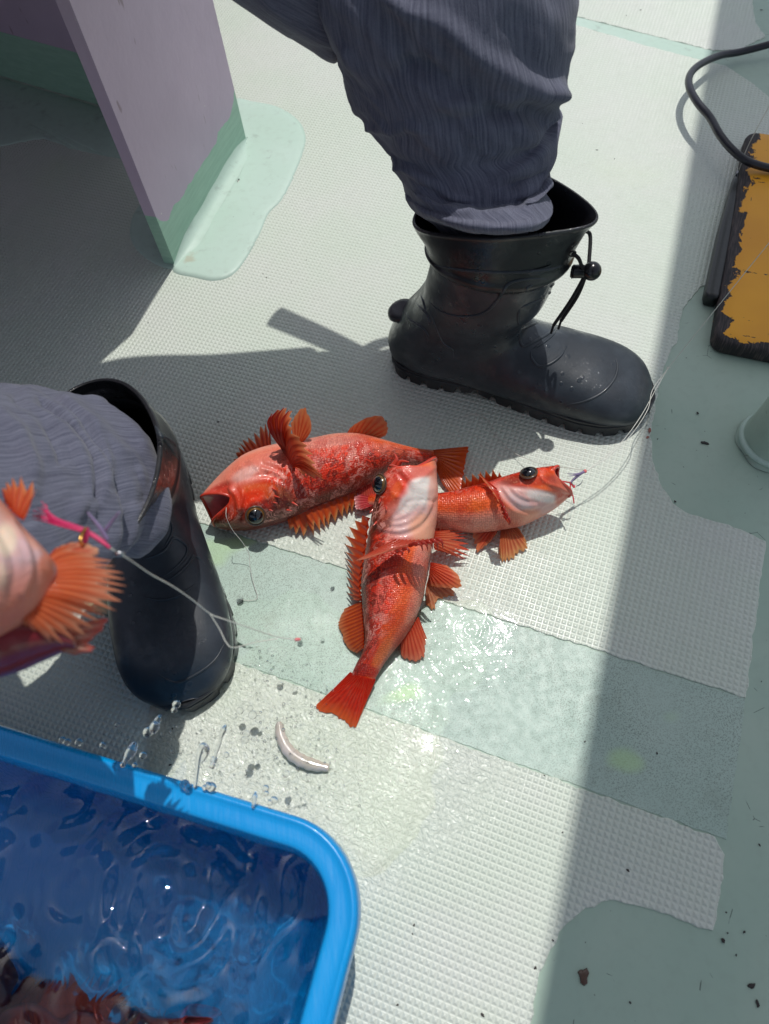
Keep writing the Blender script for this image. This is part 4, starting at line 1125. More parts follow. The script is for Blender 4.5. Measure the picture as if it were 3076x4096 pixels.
f1.paint([(0, BROWN * .8), (.08, DRED), (.22, RED), (.5, RED), (.72, ORANGE), (.86, PINK), (1, PINK * .95)],
         [(1000, 1880, 170, 60, -28, np.array(srgb(214, 128, 112)[:3]), .75), (980, 1895, 60, 24, -25, WHITE * .9, .35), (1060, 1965, 110, 34, 5, np.array(srgb(224, 92, 40)[:3]), .9), (1000, 2000, 70, 36, -30, RED, .9),
          (1140, 2010, 52, 60, 10, np.array(srgb(120, 72, 50)[:3]), .85), (1105, 2060, 60, 30, -10, np.array(srgb(112, 58, 40)[:3]), .7), (960, 2080, 60, 26, 10, np.array(srgb(170, 62, 40)[:3]), .7),
          (1240, 1860, 60, 70, 0, np.array(srgb(198, 44, 22)[:3]), .6), (1450, 1800, 60, 50, 20, np.array(srgb(204, 50, 24)[:3]), .7), (1300, 1770, 160, 22, -6, np.array(srgb(226, 150, 134)[:3]), .8), (1560, 1800, 80, 26, 10, np.array(srgb(224, 120, 88)[:3]), .6),
          (850, 1985, 95, 32, -35, np.array(srgb(190, 48, 34)[:3]), .9), (945, 2010, 26, 70, 12, np.array(srgb(206, 60, 34)[:3]), .9), (1060, 1850, 70, 26, 25, '-mot', 1.0), (980, 1960, 110, 80, -20, '-mot', 1.0), (1130, 2040, 100, 50, -10, '+mot', .8)],
         [(0, .75), (.15, 1.0), (.42, .85), (.62, .35), (.8, .05), (1, 0)], [(0, 0), (.30, 0), (.40, .5), (.5, .9), (.95, .9), (1, .3)])
f1.build_body()
f1.mouth(G(985, 2020, .030), .0018)
f1.eye(1022, 2060, .0108, pupil=.70, out=.42, nmix=.45)
Z0 = .001
f1.spikes('head_spine', [(1092, 1955, 20, 10, .006, .0014), (1100, 1985, 20, 4, .007, .0014), (1095, 2010, 20, 0, .005, .0012), (1170, 2010, 22, 6, .008, .0015), (1150, 2040, 20, -2, .006, .0013), (1080, 2040, 20, 2, .004, .0012)], M_LIP)
f1.fin('pectoral_fin', [(1130, 1800, .070), (1160, 1840, .074), (1176, 1885, .072)], [(1080, 1690, .110), (1110, 1638, .116), (1148, 1632, .118), (1172, 1672, .118), (1200, 1735, .116), (1235, 1800, .112), (1270, 1855, .106), (1296, 1900, .098), (1284, 1926, .088), (1235, 1918, .080)], 15, .16, .03, .0013, colA=(164, 30, 20), colB=(220, 96, 62), bow=(-.004, .004, .010), curl=.004, rayw=2.4)
f1.rays('pectoral_ray', [[(1140, 1800, .074), (1098, 1730, .104), (1084, 1680, .118), (1112, 1640, .126)], [(1146, 1805, .076), (1112, 1730, .108), (1108, 1670, .122), (1136, 1630, .130)], [(1152, 1812, .076), (1126, 1735, .110), (1130, 1680, .122), (1158, 1640, .128)], [(1136, 1798, .073), (1090, 1735, .100), (1073, 1690, .112), (1088, 1655, .120)]], .0022, (190, 44, 30))
f1.fin('pelvic_fin', [(1178, 1780, .060), (1210, 1772, .060)], [(1163, 1690, .080), (1185, 1650, .088), (1217, 1626, .092), (1238, 1660, .088), (1248, 1700, .082), (1240, 1735, .074), (1216, 1757, .066)], 8, .05, 0, .0010, colA=(196, 62, 36), colB=(228, 128, 86))
f1.fin('pectoral_fin', [(1086, 1800, .030), (1040, 1812, .030), (990, 1836, .028), (945, 1866, .026)], [(1078, 1684, .046), (1045, 1700, .044), (998, 1742, .040), (962, 1764, .036), (950, 1795, .030), (930, 1840, .022), (915, 1876, .016)], 11, .42, .0, .0012, colA=(160, 34, 20), colB=(212, 96, 54), rayw=2.2)
f1.fin('anal_fin', [(1382, 1746, .040), (1440, 1744, .040), (1502, 1760, .038)], [(1400, 1712, .052), (1428, 1690, .060), (1470, 1668, .066), (1520, 1660, .066), (1550, 1690, .060), (1552, 1722, .052), (1545, 1740, .046)], 9, .05, 0, .0010, colA=(206, 74, 44), colB=(232, 142, 104))
f1.fin('dorsal_fin', [(1150, 2078, .022), (1230, 2042, .022), (1322, 2004, .022), (1425, 1958, .022)], [(1160, 2120, .010), (1200, 2152, .006), (1262, 2146, .006), (1300, 2122, .006), (1322, 2106, .006), (1370, 2078, .006), (1398, 2062, .006), (1428, 2040, .006)], 11, .34, .06, .0014, colA=(190, 66, 30), colB=(216, 92, 40), colT=(236, 176, 120), rayw=2.4)
f1.fin('soft_dorsal_fin', [(1425, 1958, .022), (1465, 1936, .022), (1490, 1920, .022)], [(1424, 2034, .006), (1455, 2045, .005), (1490, 2040, .005), (1520, 1990, .008)], 9, .06, 0, .0010, colA=(176, 40, 34), colB=(214, 96, 84), colT=(226, 150, 140))
f1.fin('tail_fin', [(1722, 1803, .014), (1735, 1830, .015), (1738, 1862, .014)], [(1875, 1786, .014), (1880, 1800, .015), (1866, 1860, .016), (1852, 1920, .016), (1842, 1968, .014), (1812, 1980, .010), (1775, 1945, .008)], 16, .03, 0, .0010, colA=(184, 50, 18), colB=(222, 106, 40), colT=(216, 92, 40))

# ---- fish 3: behind the middle fish, head to the right and mouth wide open
f3 = Fish([((2232, 1874, .070), (2284, 1976, .046), .020, (-52, 8)), ((2226, 1875, .068), (2280, 1982, .044), .024, (-44, 8)), ((2192, 1881, .064), (2238, 2016, .040), .030, (-14, 4)),
           ((2140, 1890, .056), (2196, 2042, .036), .034, None), ((2096, 1899, .050), (2150, 2066, .033), .036, None), ((2050, 1911, .044), (2096, 2090, .031), .037, None),
           ((2000, 1925, .038), (2030, 2106, .029), .036, None), ((1940, 1944, .033), (1960, 2116, .028), .034, None), ((1880, 1960, .030), (1886, 2119, .027), .032, None),
           ((1800, 1980, .027), (1800, 2110, .025), .029, None), ((1720, 1988, .025), (1715, 2092, .024), .025, None), ((1620, 1990, .021), (1610, 2060, .020), .018, None),
           ((1540, 1985, .015), (1530, 2034, .015), .011, None), ((1490, 1975, .012), (1486, 2022, .012), .006, None), ((1470, 1970, .011), (1468, 2020, .011), .002, None)],
          'smallest red fish on the deck, lying head to the right with a hooked lure', G(1950, 2050), group='red fish lying on the deck')
f3.sculpt([([(1985, 1938), (2060, 1948), (2110, 1958), (2190, 1970), (2270, 1980)], 8, -.0022), ([(2000, 1955), (2030, 2000), (2075, 2035), (2120, 2045), (2160, 2035)], 6, -.0018),
           ([(2010, 1948), (2045, 1990), (2090, 2020), (2140, 2022)], 6, .0014), ([(2030, 1950), (2060, 1985), (2105, 2005), (2150, 2008)], 5, -.0013), ([(2050, 1955), (2080, 1982), (2115, 1995)], 5, .0012),
           ([(1992, 1960), (2020, 2010), (2060, 2045), (2110, 2062)], 7, .0016), ([(2110, 1960), (2180, 1965), (2240, 1975)], 9, .0018), ([(2170, 2040), (2220, 2015), (2270, 1985)], 7, -.0016),
           ([(2160, 1905), (2185, 1930), (2240, 1950), (2280, 1975)], 6, .0018), ([(1985, 1960), (2000, 2010), (2020, 2060), (2040, 2095)], 9, -.0022)])
f3.paint([(0, DRED * .6), (.08, DRED), (.24, RED), (.55, ORANGE), (.78, ORANGE * .9 + PINK * .15), (.92, PINK), (1, PINK)],
         [(2110, 2000, 150, 52, 22, np.array(srgb(214, 170, 164)[:3]), .92), (2170, 1985, 70, 24, 12, WHITE, .85), (2080, 2010, 60, 26, 35, np.array(srgb(206, 186, 186)[:3]), .7), (2080, 2066, 90, 26, -12, np.array(srgb(228, 150, 120)[:3]), .9),
          (2130, 1925, 110, 22, -6, np.array(srgb(206, 70, 46)[:3]), .9), (2230, 1935, 40, 44, 10, np.array(srgb(206, 96, 80)[:3]), .7), (2255, 1990, 40, 26, -30, np.array(srgb(208, 84, 62)[:3]), .8), (2060, 1918, 60, 18, -12, np.array(srgb(110, 44, 34)[:3]), .7),
          (1900, 2020, 50, 30, 0, np.array(srgb(226, 100, 30)[:3]), .8), (1820, 2010, 60, 40, 0, np.array(srgb(196, 62, 26)[:3]), .5), (2130, 1990, 170, 90, 15, '-mot', 1.0), (2130, 1990, 170, 90, 15, '-scl', 1.0)],
         [(0, .9), (.14, .9), (.3, .6), (.42, .15), (.6, .0), (1, 0)], [(0, 0), (.26, 0), (.36, .5), (.45, .8), (.95, .8), (1, .3)])
f3.build_body()
f3.mouth(G(2140, 1945, .040), .0018)
f3.eye(2116, 1898, .0090, pupil=.82, out=.42, nmix=.40, tilt=(.0, .75, .35))
f3.fin('dorsal_fin', [(1845, 1966, .032), (1900, 1950, .034), (1960, 1934, .037), (2016, 1921, .040)], [(1848, 1906, .050), (1870, 1898, .052), (1915, 1886, .056), (1948, 1874, .058), (1988, 1879, .058), (2018, 1905, .054)], 7, .40, .05, .0013, colA=(196, 60, 30), colB=(200, 84, 36), colT=(238, 160, 110), rayw=2.4)
f3.fin('pectoral_fin', [(1985, 1960, .066), (2000, 2010, .066), (2022, 2062, .056)], [(1906, 1892, .062), (1950, 1940, .072), (1990, 2000, .074), (2014, 2045, .070), (2042, 2100, .060)], 8, .3, 0, .0018, colA=(186, 44, 32), colB=(214, 80, 56), rayw=2.2)
f3.rays('pectoral_ray', [[(1998, 2000, .070), (2012, 2020, .076), (2018, 2040, .076), (2012, 2052, .072)], [(2008, 2030, .068), (2024, 2050, .072), (2030, 2066, .070), (2024, 2078, .066)], [(2016, 2050, .064), (2034, 2072, .066), (2040, 2090, .062), (2034, 2100, .058)]], .0016, (196, 60, 50))
f3.fin('pelvic_fin', [(1975, 2092, .020), (1990, 2108, .020)], [(1886, 2112, .016), (1884, 2140, .012), (1895, 2175, .008), (1902, 2212, .006), (1925, 2200, .006), (1952, 2178, .008), (1985, 2140, .012)], 9, .10, 0, .0012, colA=(180, 40, 28), colB=(222, 96, 60))
f3.fin('pectoral_fin', [(2004, 2110, .018), (2030, 2108, .018), (2058, 2100, .018)], [(1994, 2228, .006), (2010, 2250, .004), (2038, 2246, .004), (2075, 2222, .004), (2112, 2196, .006), (2108, 2168, .008), (2085, 2125, .014)], 12, .12, 0, .0012, colA=(176, 44, 26), colB=(224, 138, 96), colT=(232, 170, 120), rayw=2.6)
f3.fin('anal_fin', [(1810, 2112, .014), (1770, 2106, .014), (1735, 2096, .014)], [(1795, 2130, .006), (1770, 2140, .006), (1745, 2136, .006), (1722, 2120, .006)], 5, .1, 0, .001, colA=(200, 60, 60), colB=(222, 110, 100))
f3.fin('tail_fin', [(1500, 1975, .012), (1490, 2000, .012), (1496, 2022, .012)], [(1440, 1930, .022), (1420, 1965, .020), (1415, 2000, .018), (1420, 2036, .016), (1440, 2040, .014)], 10, .05, 0, .0009, colA=(170, 30, 40), colB=(206, 70, 84), colT=(226, 160, 170))

# ---- fish 2: in the middle, throat up, lying over the other two
f2 = Fish([((1556, 1872, .088), (1746, 1838, .084), .020, (-4, 56)), ((1550, 1886, .087), (1749, 1866, .081), .026, (-2, 40)), ((1522, 1925, .082), (1753, 1926, .077), .033, None), ((1503, 1980, .074), (1757, 1990, .070), .038, None),
           ((1486, 2050, .062), (1754, 2060, .060), .042, None), ((1473, 2120, .050), (1745, 2120, .050), .044, None), ((1462, 2190, .042), (1732, 2192, .043), .044, None), ((1450, 2265, .036), (1718, 2255, .038), .042, None),
           ((1441, 2345, .032), (1709, 2320, .035), .040, None), ((1445, 2420, .030), (1695, 2390, .032), .037, None), ((1452, 2495, .027), (1668, 2465, .029), .033, None), ((1458, 2560, .024), (1628, 2535, .025), .027, None),
           ((1448, 2612, .020), (1583, 2592, .021), .021, None), ((1425, 2655, .016), (1542, 2648, .016), .015, None), ((1408, 2690, .012), (1510, 2702, .012), .009, None), ((1398, 2712, .010), (1494, 2728, .010), .003, None)],
          'red fish lying across the other two, pale throat up and tail spread', G(1580, 2350), group='red fish lying on the deck')
f2.sculpt([([(1590, 1890), (1640, 1960), (1625, 2020), (1560, 2080), (1505, 2135)], 9, -.0028), ([(1610, 1885), (1660, 1930), (1700, 1900), (1738, 1870)], 9, .0020),
           ([(1520, 2128), (1600, 2140), (1680, 2110), (1735, 2040), (1745, 2000)], 8, -.0032), ([(1530, 2120), (1610, 2122), (1690, 2080), (1730, 2010)], 4, .0014), ([(1545, 2108), (1620, 2104), (1690, 2056), (1716, 2000)], 3, -.0014),
           ([(1558, 2098), (1625, 2088), (1680, 2040), (1702, 1995)], 4, .0013), ([(1570, 2088), (1628, 2070), (1665, 2030), (1688, 2000)], 3, -.0013), ([(1580, 2076), (1625, 2055), (1650, 2020), (1672, 2000)], 4, .0012),
           ([(1592, 2062), (1622, 2035), (1640, 2005), (1655, 1995)], 4, -.0014), ([(1640, 2010), (1690, 2000), (1740, 2008)], 7, -.0014), ([(1650, 1940), (1700, 1960), (1735, 1950)], 16, .0016),
           ([(1545, 1900), (1560, 1960), (1590, 1990)], 9, .0022), ([(1560, 1890), (1590, 1940), (1600, 1980), (1580, 2020)], 6, -.0016), ([(1480, 2100), (1530, 2150), (1620, 2175), (1720, 2180)], 14, -.003),
           ([(1640, 2240), (1655, 2300), (1650, 2340)], 14, -.0016), ([(1685, 2230), (1690, 2290), (1680, 2340)], 12, .0014)])
f2.paint([(0, BROWN * .55), (.06, BROWN * .7), (.14, DRED), (.3, RED), (.55, RED), (.72, ORANGE), (.88, ORANGE * .6 + PINK * .4), (1, PINK * .7)],
         [(1640, 2060, 120, 90, -40, np.array(srgb(212, 178, 174)[:3]), .92), (1690, 1960, 62, 64, 20, WHITE, 1.0), (1640, 2010, 60, 34, -40, WHITE * .95, .8), (1700, 2110, 66, 60, 0, np.array(srgb(228, 164, 134)[:3]), .9), (1735, 2010, 26, 120, 0, np.array(srgb(226, 150, 128)[:3]), .7), (1650, 1890, 100, 26, -6, np.array(srgb(214, 108, 94)[:3]), .9),
          (1570, 1960, 40, 70, 12, np.array(srgb(206, 62, 36)[:3]), .9), (1585, 1960, 18, 44, 20, np.array(srgb(226, 90, 40)[:3]), .9), (1600, 1900, 50, 26, 10, np.array(srgb(206, 60, 44)[:3]), .85), (1490, 2060, 26, 110, 8, np.array(srgb(92, 56, 42)[:3]), .85), (1530, 2085, 46, 40, -40, np.array(srgb(118, 58, 42)[:3]), .8), (1560, 2040, 22, 60, 40, np.array(srgb(196, 90, 66)[:3]), .7),
          (1610, 2330, 40, 120, 12, np.array(srgb(226, 86, 34)[:3]), .55), (1570, 2490, 34, 110, 28, np.array(srgb(232, 96, 36)[:3]), .75), (1530, 2610, 24, 70, 30, np.array(srgb(234, 120, 60)[:3]), .7), (1560, 2240, 60, 40, 0, np.array(srgb(170, 48, 30)[:3]), .5),
          (1680, 2250, 30, 80, 5, np.array(srgb(228, 146, 128)[:3]), .8), (1665, 2400, 24, 90, 20, np.array(srgb(226, 130, 108)[:3]), .6), (1460, 2680, 70, 26, 15, np.array(srgb(190, 34, 24)[:3]), .9), (1515, 2400, 26, 60, 10, np.array(srgb(222, 126, 112)[:3]), .5), (1490, 2560, 20, 50, 0, np.array(srgb(216, 110, 98)[:3]), .5),
          (1650, 2000, 130, 150, 0, '-mot', 1.0), (1650, 2010, 130, 160, 0, '-scl', 1.0), (1490, 2050, 24, 80, 5, '+mot', .5)],
         [(0, .9), (.12, 1), (.25, 1), (.4, .8), (.55, .3), (.7, 0), (1, 0)], [(0, 0), (.32, 0), (.42, .5), (.5, 1), (.94, 1), (1, .2)])
f2.build_body()
f2.mouth(G(1640, 1990, .066), .0018)
f2.eye(1526, 1936, .0100, pupil=.72, out=.45, nmix=.45, tilt=(-.45, .0, .0))
f2.spikes('head_spine', [(1505, 2090, -8, 20, .006, .0013), (1520, 2000, 4, 20, .006, .0013), (1545, 2030, 6, 20, .005, .0012), (1490, 2040, -6, 20, .005, .0012)], M_LIP)
fm = MB()
for ln, r in (([(1556, 1874, .090), (1582, 1892, .098), (1615, 1892, .100), (1640, 1862, .098)], [.002, .0042, .0040, .0012]), ([(1570, 1868, .086), (1586, 1838, .092), (1578, 1814, .096)], [.0034, .0022, .0006]), ([(1590, 1866, .086), (1606, 1846, .092), (1636, 1848, .096)], [.0030, .0020, .0006]),
              ([(1660, 1880, .088), (1690, 1872, .090), (1720, 1852, .090), (1744, 1838, .088)], [.0012, .0026, .0028, .0012])):
    V, Fs, U = tube([G(*q) for q in ln], r, 10, 24); fm.add(V, Fs)
fm.build('jaw_flap', M_LIP, f2.root)
f2.fin('pectoral_fin', [(1585, 2160, .092), (1660, 2168, .094), (1745, 2160, .086)], [(1418, 2246, .080), (1450, 2240, .088), (1520, 2216, .098), (1600, 2190, .102), (1680, 2180, .100), (1760, 2172, .088)], 10, .04, 0, .0020, colA=(184, 62, 46), colB=(214, 96, 74), colT=(226, 150, 130), bow=(0, -.002, .004))
f2.rays('pectoral_ray', [[(1640 + 22 * k, 2182 - 4 * k, .102), (1664 + 22 * k, 2172 - 4 * k, .112), (1684 + 21 * k, 2180 - 3 * k, .112), (1692 + 20 * k, 2206 - 3 * k, .104)] for k in range(5)] + [[(1640 - 26 * k, 2188 + 8 * k, .101), (1652 - 26 * k, 2186 + 8 * k, .107), (1662 - 26 * k, 2194 + 8 * k, .107), (1660 - 26 * k, 2206 + 8 * k, .102)] for k in range(1, 3)], .0020, (206, 76, 62))
f2.fin('pectoral_fin', [(1735, 2130, .034), (1738, 2160, .034), (1736, 2192, .034)], [(1850, 2118, .012), (1868, 2134, .012), (1880, 2154, .012), (1884, 2190, .012), (1882, 2226, .012), (1862, 2242, .010), (1830, 2222, .010)], 9, .42, .05, .0016, colA=(190, 40, 26), colB=(232, 134, 100), colT=(226, 84, 64), rayw=2.4)
f2.fin('pelvic_fin', [(1722, 2250, .034), (1716, 2290, .030)], [(1790, 2262, .030), (1826, 2290, .028), (1848, 2326, .026), (1844, 2354, .022), (1808, 2356, .020), (1760, 2352, .018), (1724, 2346, .016)], 9, .05, 0, .0013, colA=(186, 44, 28), colB=(224, 100, 66))
f2.fin('pelvic_fin', [(1716, 2300, .012), (1704, 2350, .012)], [(1810, 2350, .004), (1822, 2380, .003), (1790, 2396, .003), (1750, 2400, .003), (1738, 2446, .003), (1705, 2420, .003)], 8, .1, 0, .0010, colA=(170, 76, 50), colB=(206, 142, 112))
f2.fin('anal_fin', [(1672, 2468, .022), (1640, 2520, .020), (1604, 2566, .018)], [(1708, 2556, .010), (1702, 2590, .008), (1698, 2634, .006), (1672, 2648, .005), (1640, 2648, .004), (1608, 2630, .004), (1602, 2600, .008)], 9, .08, 0, .0013, colA=(188, 44, 28), colB=(222, 108, 76), colT=(222, 140, 116))
f2.fin('dorsal_fin', [(1474, 2070, .046), (1462, 2180, .038), (1446, 2270, .032), (1440, 2350, .028), (1446, 2404, .026)], [(1448, 2062, .020), (1398, 2096, .014), (1374, 2156, .012), (1376, 2208, .010), (1383, 2252, .010), (1385, 2292, .010), (1384, 2352, .008), (1390, 2396, .008)], 12, .36, .06, .0014, colA=(188, 52, 26), colB=(210, 76, 34), colT=(238, 170, 130), rayw=2.4)
f2.fin('soft_dorsal_fin', [(1446, 2408, .026), (1452, 2500, .022), (1454, 2592, .018)], [(1376, 2436, .006), (1354, 2480, .005), (1352, 2506, .005), (1366, 2540, .004), (1372, 2566, .004), (1398, 2600, .004), (1426, 2614, .006)], 13, .05, 0, .0012, colA=(180, 40, 22), colB=(226, 102, 44), colT=(228, 150, 110))
f2.fin('tail_fin', [(1404, 2690, .013), (1450, 2708, .015), (1500, 2716, .013)], [(1330, 2760, .006), (1256, 2830, .003), (1270, 2846, .003), (1340, 2868, .003), (1378, 2890, .003), (1416, 2920, .003), (1440, 2870, .004), (1476, 2784, .006)], 17, .03, 0, .0013, colA=(176, 26, 18), colB=(208, 50, 28), colT=(222, 110, 50), rayw=1.8)

# ------------------------------------------------------------------ blue tub with water
TR = R_(-21.5); t1 = np.array([math.cos(TR), math.sin(TR)]); t2 = np.array([-t1[1], t1[0]])
TZ = 0.16
def tuv(u, v): return t1 * u + t2 * v
def touv(p): return np.array([p[:2] @ t1, p[:2] @ t2])
_pb = [touv(G(0, 2880, TZ)), touv(G(1280, 3310, TZ))]; _pr = [touv(G(1442, 3640, TZ)), touv(G(1342, 4096, TZ))]
tv1 = (_pb[0][1] + _pb[1][1]) / 2; tu1 = (_pr[0][0] + _pr[1][0]) / 2
tu0, tv0 = tu1 - 0.60, tv1 - 0.44
def rrect(inset, z, r0=0.064, n=14):
    r = max(0.012, r0 - inset); out = []
    x0, x1, y0, y1 = tu0 + inset, tu1 - inset, tv0 + inset, tv1 - inset
    for cx, cy, a0 in ((x1 - r, y1 - r, 0), (x0 + r, y1 - r, 90), (x0 + r, y0 + r, 180), (x1 - r, y0 + r, 270)):
        for a in np.radians(np.linspace(a0, a0 + 90, n)):
            q = tuv(cx + r * math.cos(a), cy + r * math.sin(a)); out.append((q[0], q[1], z))
    # straight runs get points too
    p = np.array(out); res = []
    for i in range(len(p)):
        a, b_ = p[i], p[(i + 1) % len(p)]; res.append(a)
        if np.linalg.norm(b_ - a) > 0.05:
            for k in range(1, 12): res.append(a + (b_ - a) * k / 12)
    return np.array(res)
s = NT('blue_tub_plastic'); p_ = s.pos()
n_ = s.noise(p_, 9, 4, 0.6); sc_ = s.noise(s.mapping(p_, rot=(0, 0, 0.6), sc=(400, 30, 100)), 1, 3, 0.6)
bb = s.mix(s.ramp(n_, 0.3, 0.7), srgb(0, 142, 214), srgb(0, 150, 220)); bb = s.mix(s.math('MULTIPLY', s.ramp(sc_, 0.62, 0.74), 0.16), bb, srgb(90, 176, 224))
s.pbr(Base_Color=bb, Roughness=s.ramp(sc_, 0.4, 0.7, 0.26, 0.42), Normal=s.bump(s.math('ADD', n_, s.math('MULTIPLY', sc_, 0.1)), 0.3, 0.001), Coat_Weight=0.12, Coat_Roughness=0.06, Coat_Normal=s.bump(s.noise(p_, 90, 2), 0.5, 0.0015), Subsurface_Weight=0.0)
M_TUB = s.m
prof = [(.040, .0), (.018, .0), (.014, .012), (.0105, .10), (.0085, .130), (.004, .131), (.0006, .133), (-.0002, .140), (.0, .153), (.0002, .1560), (.0012, .1588), (.0026, .1606), (.0042, .1610), (.0056, .1602), (.0070, .1595), (.010, .1593), (.014, .1592), (.0180, .1591), (.0198, .1586), (.0210, .1570), (.0224, .150), (.0265, .120), (.036, .040), (.042, .022), (.056, .0125), (.09, .0115)]
rings = [rrect(i, z) for i, z in prof]
V = np.concatenate(rings); N_ = len(rings[0]); Fs = grid_faces(len(rings), N_); V, Fs = capfan(V, Fs, len(rings), N_, True, True)
tub = thing('plastic_tub', (*tuv((tu0 + tu1) / 2, (tv0 + tv1) / 2), 0), 'blue plastic tub with a rolled rim, full of water and fish', 'tub')
tubo = mesh('tub_shell', V, Fs, M_TUB, tub)
# water: a really rippled surface
WZ = 0.136
def water_height(x, y):
    h = np.zeros_like(x)
    q = np.stack([x @ np.eye(1) if False else x, y], -1)
    rr = np.random.default_rng(5)
    for k in range(46):
        lam = rr.uniform(0.020, 0.080); a = rr.uniform(0, 2 * np.pi)
        if k % 2: a = R_(-21.5) + rr.normal(0, .25)          # wave trains along the back wall
        kx, ky = 2 * np.pi / lam * math.cos(a), 2 * np.pi / lam * math.sin(a)
        h += 0.00036 * (lam / .04) ** 1.1 * np.sin(kx * x + ky * y + rr.uniform(0, 6.28))
    for (px, py, am, lam, dec) in ((760, 3690, .0019, .022, .07), (620, 3560, .0014, .018, .05), (980, 3620, .0010, .02, .05), (300, 3560, .0010, .02, .05), (560, 3800, .0009, .025, .06)):
        c = G(px, py, WZ); d = np.hypot(x - c[0], y - c[1]); h += am * np.sin(2 * np.pi * d / lam) * np.exp(-d / dec) 
    return h
nu, nv = 230, 200
us = np.linspace(tu0 + .0246, tu1 - .0246, nu); vs = np.linspace(tv0 + .0246, tv1 - .0246, nv)
UU, VV = np.meshgrid(us, vs, indexing='ij')
# pull the grid corners in to the rounded wall
r_ = 0.064 - .0246
cxs, cys = np.clip(UU, us[0] + r_, us[-1] - r_), np.clip(VV, vs[0] + r_, vs[-1] - r_)
dx, dy = UU - cxs, VV - cys; dd = np.hypot(dx, dy); mx = np.maximum(np.abs(dx), np.abs(dy))
f = np.where(dd > 1e-9, mx / np.maximum(dd, 1e-9), 1); UU, VV = cxs + dx * f, cys + dy * f
XX, YY = t1[0] * UU + t2[0] * VV, t1[1] * UU + t2[1] * VV
V = np.stack([XX, YY, WZ + water_height(XX, YY)], -1).reshape(-1, 3)
s = NT('clear_water'); g = s.n('ShaderNodeBsdfGlass'); g.inputs['IOR'].default_value = 1.333; g.inputs['Roughness'].default_value = 0.0; g.inputs['Color'].default_value = (0.97, 0.99, 1, 1)
trw = s.n('ShaderNodeBsdfTransparent'); trw.inputs[0].default_value = (0.94, 0.98, 1, 1); mxw = s.n('ShaderNodeMixShader'); mxw.inputs[0].default_value = 0.27
s.link(g.outputs[0], mxw.inputs[1]); s.link(trw.outputs[0], mxw.inputs[2])
frw = s.n('ShaderNodeFresnel'); frw.inputs['IOR'].default_value = 1.45; glw = s.n('ShaderNodeBsdfGlossy'); glw.inputs['Roughness'].default_value = 0.01
mx2 = s.n('ShaderNodeMixShader'); s.link(frw.outputs[0], mx2.inputs[0]); s.link(mxw.outputs[0], mx2.inputs[1]); s.link(glw.outputs[0], mx2.inputs[2]); s.link(mx2.outputs[0], s.out.inputs[0]); M_WATER = s.m
wat = mesh('tub_water', V, grid_faces(nu, nv, False, True), M_WATER); tag(wat, 'clear rippling water filling the blue tub to just under its rim', 'water')
try:
    wat.cycles.is_caustics_caster = True; tubo.cycles.is_caustics_receiver = True
except Exception as e: print('caustics', e)

# film of spilled water over the deck: thin, really rippled, running out to nothing at its edge
fx0, fx1, fy0, fy1 = -0.26, 0.14, -0.06, 0.33
nu, nv = 300, 290
XX, YY = np.meshgrid(np.linspace(fx0, fx1, nu), np.linspace(fy0, fy1, nv), indexing='ij')
def blob_noise(x, y, sd, lams, n=26):
    rr = np.random.default_rng(sd); h = np.zeros_like(x)
    for k in range(n):
        lam = rr.uniform(*lams); a = rr.uniform(0, 2 * np.pi); h += np.sin(2 * np.pi / lam * (math.cos(a) * x + math.sin(a) * y) + rr.uniform(0, 6.28)) / math.sqrt(n / 2)
    return h
def segd(x, y, pts, r):
    best = np.full(x.shape, 9.0)
    for (px, py), rad in zip(pts, r):
        c = g2(px, py); best = np.minimum(best, np.hypot(x - c[0], y - c[1]) / rad)
    return best
body_ = segd(XX, YY, [(1180, 2560), (1100, 2780), (1420, 2820), (1180, 3060), (1500, 3080), (1780, 2530), (1640, 2720), (940, 3000), (1500, 3300), (1020, 2500), (1880, 2480), (640, 2960), (1800, 2640)], [.060, .075, .070, .085, .075, .045, .055, .07, .05, .035, .030, .05, .04])
depth = 1.08 - body_ + 0.10 * blob_noise(XX, YY, 3, (.03, .09))
dpt = np.clip(depth / .45, 0, 1); dpt = dpt * dpt * (3 - 2 * dpt)
splash_ = np.exp(-(segd(XX, YY, [(1120, 2900), (1020, 2680), (1150, 2740), (980, 3020), (1260, 2960), (1200, 3160)], [.09, .04, .045, .06, .06, .06]) ** 2))
rip = 0.000030 * blob_noise(XX, YY, 8, (.016, .05), 30) + splash_ * (0.00026 * blob_noise(XX, YY, 9, (.005, .010), 44) + 0.00022 * blob_noise(XX, YY, 11, (.010, .02), 30))
for (px, py, am, lam, dec) in ((1885, 2520, .00016, .016, .014), (1720, 2410, .00006, .012, .015), (1185, 2410, .00013, .008, .010), (1325, 2480, .00012, .010, .012), (1215, 2490, .00010, .008, .012), (1440, 2960, .00010, .009, .03), (1240, 2700, .00008, .008, .03),
                               (1800, 2660, .00012, .018, .016), (1050, 2980, .00014, .009, .02), (1390, 3130, .00010, .009, .025), (1230, 3180, .00014, .009, .02), (1560, 2850, .00005, .010, .02), (1740, 2560, .0001, .02, .02)):
    c = G(px, py); d = np.hypot(XX - c[0], YY - c[1]); rip += am * np.cos(2 * np.pi * d / lam) * np.exp(-d / dec)
zz = -0.0008 + (T + 0.0019 + 0.0008) * dpt + rip * dpt
keep = dpt.reshape(-1) > 0.02
idx = -np.ones(nu * nv, int); idx[keep] = np.arange(keep.sum())
V = np.stack([XX, YY, zz], -1).reshape(-1, 3)[keep]
Fs = [tuple(idx[list(f)]) for f in grid_faces(nu, nv, False, True) if all(keep[i] for i in f)]
s = NT('thin_water_film'); fr = s.n('ShaderNodeFresnel'); fr.inputs['IOR'].default_value = 1.36
